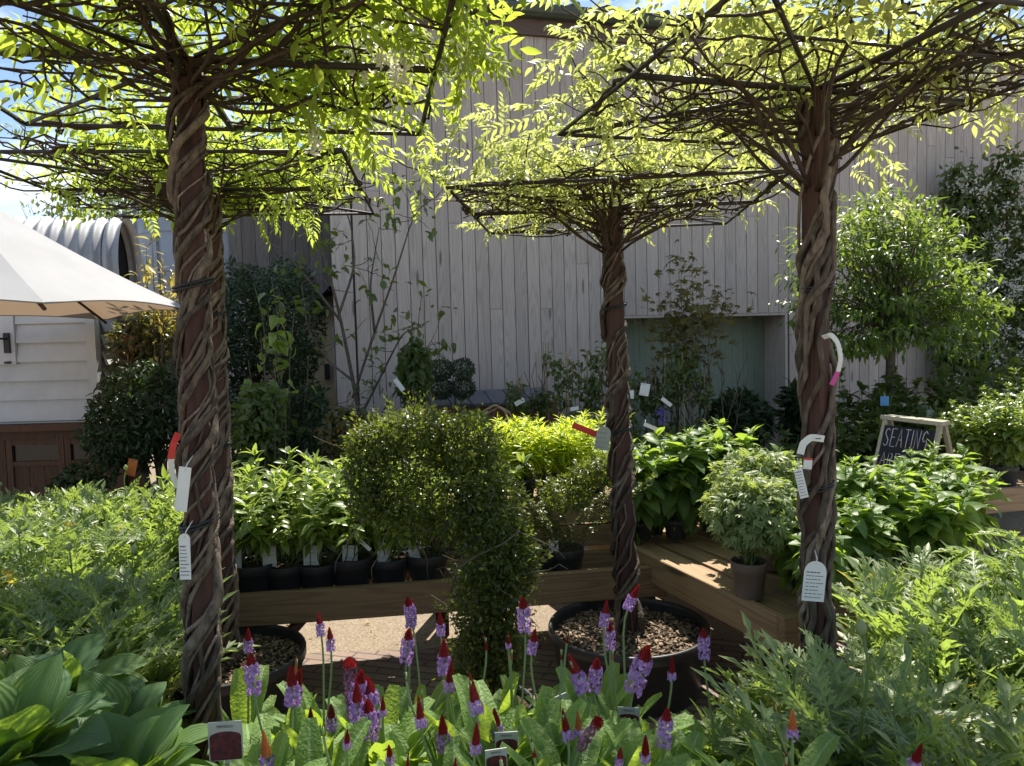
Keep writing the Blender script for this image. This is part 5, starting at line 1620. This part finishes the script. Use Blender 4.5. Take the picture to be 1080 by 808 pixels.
mb = MB(); mb.box(pl(0, .70, .03, False), (SW - .08, .02, .04), Rb_); mb.obj('cross_rail', 'signtim', sg)
GL = {'S': [[(.9, .9), (.6, 1), (.2, .9), (.15, .7), (.5, .52), (.85, .35), (.8, .1), (.4, 0), (.05, .12)]], 'E': [[(.9, 1), (.1, 1), (.1, 0), (.9, 0)], [(.1, .52), (.75, .52)]],
      'A': [[(0, 0), (.5, 1), (1, 0)], [(.2, .4), (.82, .4)]], 'T': [[(0, 1), (1, 1)], [(.5, 1), (.5, 0)]], 'I': [[(.5, 1), (.5, 0)]], 'N': [[(.05, 0), (.1, 1), (.85, 0), (.9, 1)]],
      'G': [[(.9, .85), (.6, 1), (.2, .85), (.1, .55), (.3, .4), (.85, .5), (.88, .3), (.8, 0), (.5, -.15)]], 'R': [[(.1, 0), (.1, 1), (.7, .95), (.8, .72), (.6, .55), (.1, .5)], [(.4, .5), (.9, 0)]]}
def word(txt, x0, s0, w, h, gap, rise=0.0):
    lt = MB(); x = x0
    for i, ch in enumerate(txt):
        ww = w * (.35 if ch == 'I' else 1)
        for st_ in GL[ch]:
            Q = np.array([pl(x + u * ww, s0 + h * (1 - v) - rise * i, -.0125) for u, v in st_])
            lt.tube(Q, .0030, 4)
        x += ww + gap
    return lt
word('SEATING', -.185, .07, .042, .125, .013, .002).obj('lettering', 'chalk', sg)
word('AREA', -.18, .24, .045, .10, .013, .001).obj('lettering', 'chalk', sg)
mb = MB(); mb.poly([(.06, 0), (.12, 0), (.09, .075)], .003, Rf_, pl(0, .32, -.0125)); mb.tube([pl(.09, .31, -.0125), pl(.09, .36, -.0125)], .004, 4); mb.obj('arrow', 'chalk', sg)

def ribbon(mb, pts, w, nrmv=(0, -1, 0), mat=0, th=.0012):
    P = np.asarray(pts, float)
    tt = np.linspace(0, 1, len(P)); t2 = np.linspace(0, 1, 5 * len(P)); P = np.stack([np.interp(t2, tt, P[:, q]) for q in range(3)], -1)
    for _ in range(3): P[1:-1] = (P[:-2] + 2 * P[1:-1] + P[2:]) / 4
    T_ = nrm(np.gradient(P, axis=0)); side = nrm(np.cross(T_, np.asarray(nrmv)))
    nn = np.cross(side, T_) * th
    V = np.concatenate([P - side * w / 2 - nn, P + side * w / 2 - nn, P + side * w / 2 + nn, P - side * w / 2 + nn]); k_ = len(P)
    F = []
    for i in range(k_ - 1):
        for a in range(4):
            b = (a + 1) % 4; F += [a * k_ + i, b * k_ + i, b * k_ + i + 1, a * k_ + i + 1]
    mb.add(V, F, [4] * (4 * (k_ - 1)), None, mat, False)
    return mb
def roundtop(w, h, n_=9):
    return [(-w / 2, -h / 2), (w / 2, -h / 2), (w / 2, h / 2 - w / 2)] + [(w / 2 * math.cos(a), h / 2 - w / 2 + w / 2 * math.sin(a)) for a in np.linspace(0, PI, n_)[1:-1]] + [(-w / 2, h / 2 - w / 2)]
def rect(w, h): return [(-w / 2, -h / 2), (w / 2, -h / 2), (w / 2, h / 2), (-w / 2, h / 2)]
def hang_tag(name, label, px, py, Y, wpx, hpx, tilt, mat='tagwhite', shape='round', lines=7, yaw=0.0, group=None, string=True, cat='plant label', tip=None):
    p = W(px, py, Y); k_ = Y / 780; w, h = wpx * k_, hpx * k_
    t = thing(name, label, cat, p, yaw, group)
    R_ = roty(tilt)
    out = roundtop(w, h) if shape == 'round' else rect(w, h)
    mb = MB(); mb.poly(out, .0016, R_); f = mb.obj('card', mat, t)
    if lines:
        mb = MB(); r_ = np.random.default_rng(int(px))
        for i in range(lines):
            z_ = h * (.22 - .62 * i / max(1, lines - 1) if shape == 'round' else .4 - .8 * i / max(1, lines - 1))
            ww = w * r_.uniform(.5, .78); x_ = -w * .4
            while x_ < -w * .4 + ww:
                q = w * r_.uniform(.06, .16)
                mb.box(R_ @ np.array([x_ + q / 2, -.0013, z_]), (q, .0008, h * .016 * (1.7 if i == 0 else 1)), R_); x_ += q * 1.3
        mb.obj('print', 'ink', f)
    if tip:
        mb = MB(); mb.poly(rect(w * 1.01, h * .18), .0022, R_, R_ @ np.array([0, 0, h * .41])); mb.obj('end_band', tip, f)
    if string:
        mb = MB(); a = R_ @ np.array([0, -.002, h * .42]); mb.tube([a, a + [.004, .006, .014], a + [.008, .03, .03]], .0014, 4); mb.obj('string', 'tagwhite', t)
    return t
# left post
pts = [W(*q) for q in ((188, 457, 1.66), (183, 468, 1.64), (180, 484, 1.64), (181, 498, 1.65), (187, 514, 1.66))]
t = thing('looped_tag', 'red and white looped plastic strap on the left post', 'plant label', pts[2])
ribbon(MB(), [p_ - pts[2] for p_ in pts[:3]], .014, (.5, -1, 0)).obj('red_band', 'red', t); ribbon(MB(), [p_ - pts[2] for p_ in pts[2:]], .012, (.5, -1, 0)).obj('white_band', 'tagwhite', t)
hang_tag('hanging_tag', 'plain white rectangular tag tilted on the left post', 193, 516, 1.64, 13, 48, .16, shape='rect', lines=0)
hang_tag('hanging_tag', 'long round topped white tag with fine print on the left post', 195, 587, 1.64, 12, 50, .02, lines=9)
# centre post
hang_tag('hanging_tag', 'long red and pale tag sticking out from the centre post', 621, 455, 3.22, 6.5, 37, -1.16 + PI, 'red', 'rect', 0, tip='taggrey')
hang_tag('hanging_tag', 'grey round topped tag on the centre post', 636, 462, 3.19, 15, 25, .2, 'taggrey', lines=4)
# right post
pts = [W(*q) for q in ((868, 356, 1.97), (877, 353, 1.95), (884, 362, 1.95), (887, 378, 1.95), (884, 392, 1.955), (877, 406, 1.96))]
t = thing('looped_tag', 'white strap with a magenta end on the right post', 'plant label', pts[2])
ribbon(MB(), [p_ - pts[2] for p_ in pts[:5]], .014, (.4, -1, 0)).obj('white_band', 'tagwhite', t); ribbon(MB(), [p_ - pts[2] for p_ in pts[4:]], .015, (.4, -1, 0)).obj('pink_band', 'pink', t)
pts = [W(*q) for q in ((844, 479, 1.95), (847, 468, 1.95), (855, 461, 1.95), (869, 463, 1.96))]
t = thing('looped_tag', 'white folded strap tag halfway down the right post', 'plant label', pts[2])
ribbon(MB(), [p_ - pts[2] for p_ in pts], .018, (-.2, -1, 0)).obj('band', 'tagwhite', t)
MB().box(np.array([.018, -.006, -.004]), (.014, .001, .003)).obj('print', 'ink', t)
hang_tag('hanging_tag', 'small red and white tag on the right post below the folded strap', 852, 489, 1.955, 9, 12, .1, shape='rect', lines=2, string=False, tip='red')
hang_tag('hanging_tag', 'narrow white barcode tag tilted on the right post', 845, 510, 1.95, 9, 32, -.22, shape='rect', lines=9)
hang_tag('hanging_tag', 'broad round topped white tag with print low on the right post', 859, 613, 1.95, 24, 44, .10, lines=8)
# tags among the background plants
for px, py, Y, w, h, ti, mt, lab in ((548, 424, 6.6, 5, 11, 1.1, 'tagwhite', 'white tag tilted on the climber by the brick ledge'), (612, 443, 6.5, 5, 10, .9, 'tagwhite', 'white tag beside the red tag left of the centre post'),
        (606, 431, 6.5, 4, 9, 1.4, 'tagwhite', 'flat white tag among the canes left of the centre post'), (664, 416, 6.5, 9, 9, 0, 'tagwhite', 'square white tag just right of the centre post'),
        (680, 411, 6.5, 10, 13, .2, 'tagwhite', 'pale notched tag above the violet flowers'), (703, 424, 6.5, 4, 13, -.9, 'tagwhite', 'white strip tag right of the violet flowers'),
        (686, 450, 5.5, 4, 15, -1.15, 'tagwhite', 'long white tag above the budded plant right of the centre post'), (933, 423, 5.7, 9, 10, 0, 'blue', 'blue tag on the cane beside the green tree trunk'),
        (981, 437, 5.6, 7, 10, .2, 'taggrey', 'pale blue tag behind the chalkboard sign'), (139, 493, 5.6, 10, 18, .25, 'orange', 'orange tag hanging beneath the bay tree'), (421, 406, 6.0, 5, 15, -.6, 'tagwhite', 'white strip tag beside the column shrub'),
        (326, 482, 5.0, 4, 13, -.7, 'tagwhite', 'white strip tag above the glossy potted shrubs'), (408, 438, 5.2, 8, 10, .2, 'taggrey', 'grey picture tag behind the topiary dome')):
    hang_tag('plant_tag', lab, px, py, Y, w, h, ti, mt, 'rect', 2 if w > 8 else 0, string=True)
# price cards standing in the pots
cl_ = ['leftmost white card in the row of black pots', 'white card in the black pot right of the left posts', 'white card behind the drooping leaves of the potted shrubs', 'white card in the pot left of the thin tag', 'white card in the black pot below the topiary dome', 'white card in the black pot beside the topiary leg',
       'small white card in the pot beside the centre trunk']
for i, (px, py, h) in enumerate(((247, 588, 25), (284, 586, 24), (328, 583, 27), (369, 588, 26), (405, 588, 22), (438, 586, 20), (584, 578, 16))):
    hang_tag('price_card', cl_[i], px, py, rowY(px, .12), h * .62, h, r.normal(0, .04), 'tagwhite', 'rect', 3, string=False, cat='plant label')
hang_tag('hanging_tag', 'thin pale tag on a string hanging over the pots left of the topiary', 385, 575, 3.45, 4, 16, -.8, 'tagwhite', 'rect', 0)
# picture cards among the primulas
def pic_card(label, px, py, Y, wpx, yaw, tilt=0.0):
    p = W(px, py, Y); w = wpx * Y / 780; h = w * 1.2
    t = thing('picture_label', label, 'plant label', p, yaw)
    mb = MB(); mb.poly(rect(w, h), .002, roty(tilt), roty(tilt) @ np.array([0, 0, -h / 2])); cd = mb.obj('card', 'taggrey', t)
    out = [(-w * .46, -h * .48), (w * .46, -h * .48), (w * .46, h * .12)] + [(w * .46 * math.cos(a), h * .12 + h * .13 * math.sin(a)) for a in np.linspace(0, PI, 9)[1:-1]] + [(-w * .46, h * .12)]
    mb = MB(); mb.poly(out, .0012, roty(tilt), roty(tilt) @ np.array([0, -.0013, -h / 2])); mb.obj('flower_picture', 'maroon', cd)
    cu = bpy.data.curves.new('lettering', 'FONT'); cu.body = 'PRIMULA'; cu.size = w * .12; cu.align_x = 'CENTER'; cu.extrude = .0003
    ob = bpy.data.objects.new('lettering_text', cu); COL.objects.link(ob)
    dg = bpy.context.evaluated_depsgraph_get(); me = bpy.data.meshes.new_from_object(ob.evaluated_get(dg)); bpy.data.objects.remove(ob)
    me.materials.clear(); me.materials.append(M['ink'])
    lo = put(me, 'lettering', cd)
    lo.matrix_basis = Matrix.Rotation(tilt, 4, 'Y') @ Matrix.Translation((0, -.0020, -h * .15)) @ Matrix.Rotation(PI / 2, 4, 'X')
    MB().box((0, .004, -h - .05), (.008, .003, .14)).obj('stake', 'taggrey', cd)
pic_card('primula picture label beside the left post foot', 237, 761, 1.22, 36, .1)
pic_card('primula picture label tilted below the topiary leg', 586, 735, 1.55, 27, .5, -.12)
pic_card('primula picture label in front of the centre tub', 663, 746, 1.5, 24, -.1, .03)
pic_card('primula picture label mostly hidden by leaves at bottom centre', 534, 772, 1.33, 25, .05)
pic_card('primula picture label cut by the bottom edge of the photo', 523, 790, 1.2, 24, .2)
# ground plants beyond the path that close the view under the staging
spots = [(*W(px, 560, Y)[:2], 0.0, s_) for px, Y, s_ in ((235, 4.9, .8), (265, 5.0, .85), (300, 4.9, .8), (335, 5.0, .85), (370, 4.95, .8), (405, 5.0, .8), (440, 4.9, .8), (475, 5.0, .8), (250, 5.3, .9), (320, 5.35, .9), (390, 5.3, .9), (460, 5.3, .9))]
lay(gp, spots, 'shaded_perennial', 'plant', 'shaded leafy perennial on the ground beyond the gravel path', 'shaded perennials beyond the path', (.95, 1.1))
# litter on the paving and the benches
r = np.random.default_rng(55)
mb = MB(); n_ = 420
P = np.stack([r.uniform(-2.2, 1.6, n_), r.uniform(2.0, 4.6, n_), np.full(n_, .014)], -1)
scatter(mb, T_small, P, nrm(r.normal(size=(n_, 3)) * [1, 1, .12]), nrm(r.normal(size=(n_, 3)) * .25 + [0, 0, 1.0]), r.uniform(.012, .04, n_), r.random(n_), 0, r)
o = mb.obj('fallen_leaves', 'gold'); o['kind'] = 'stuff'; o['label'] = 'small fallen leaves scattered over the path'; o['category'] = 'leaf litter'
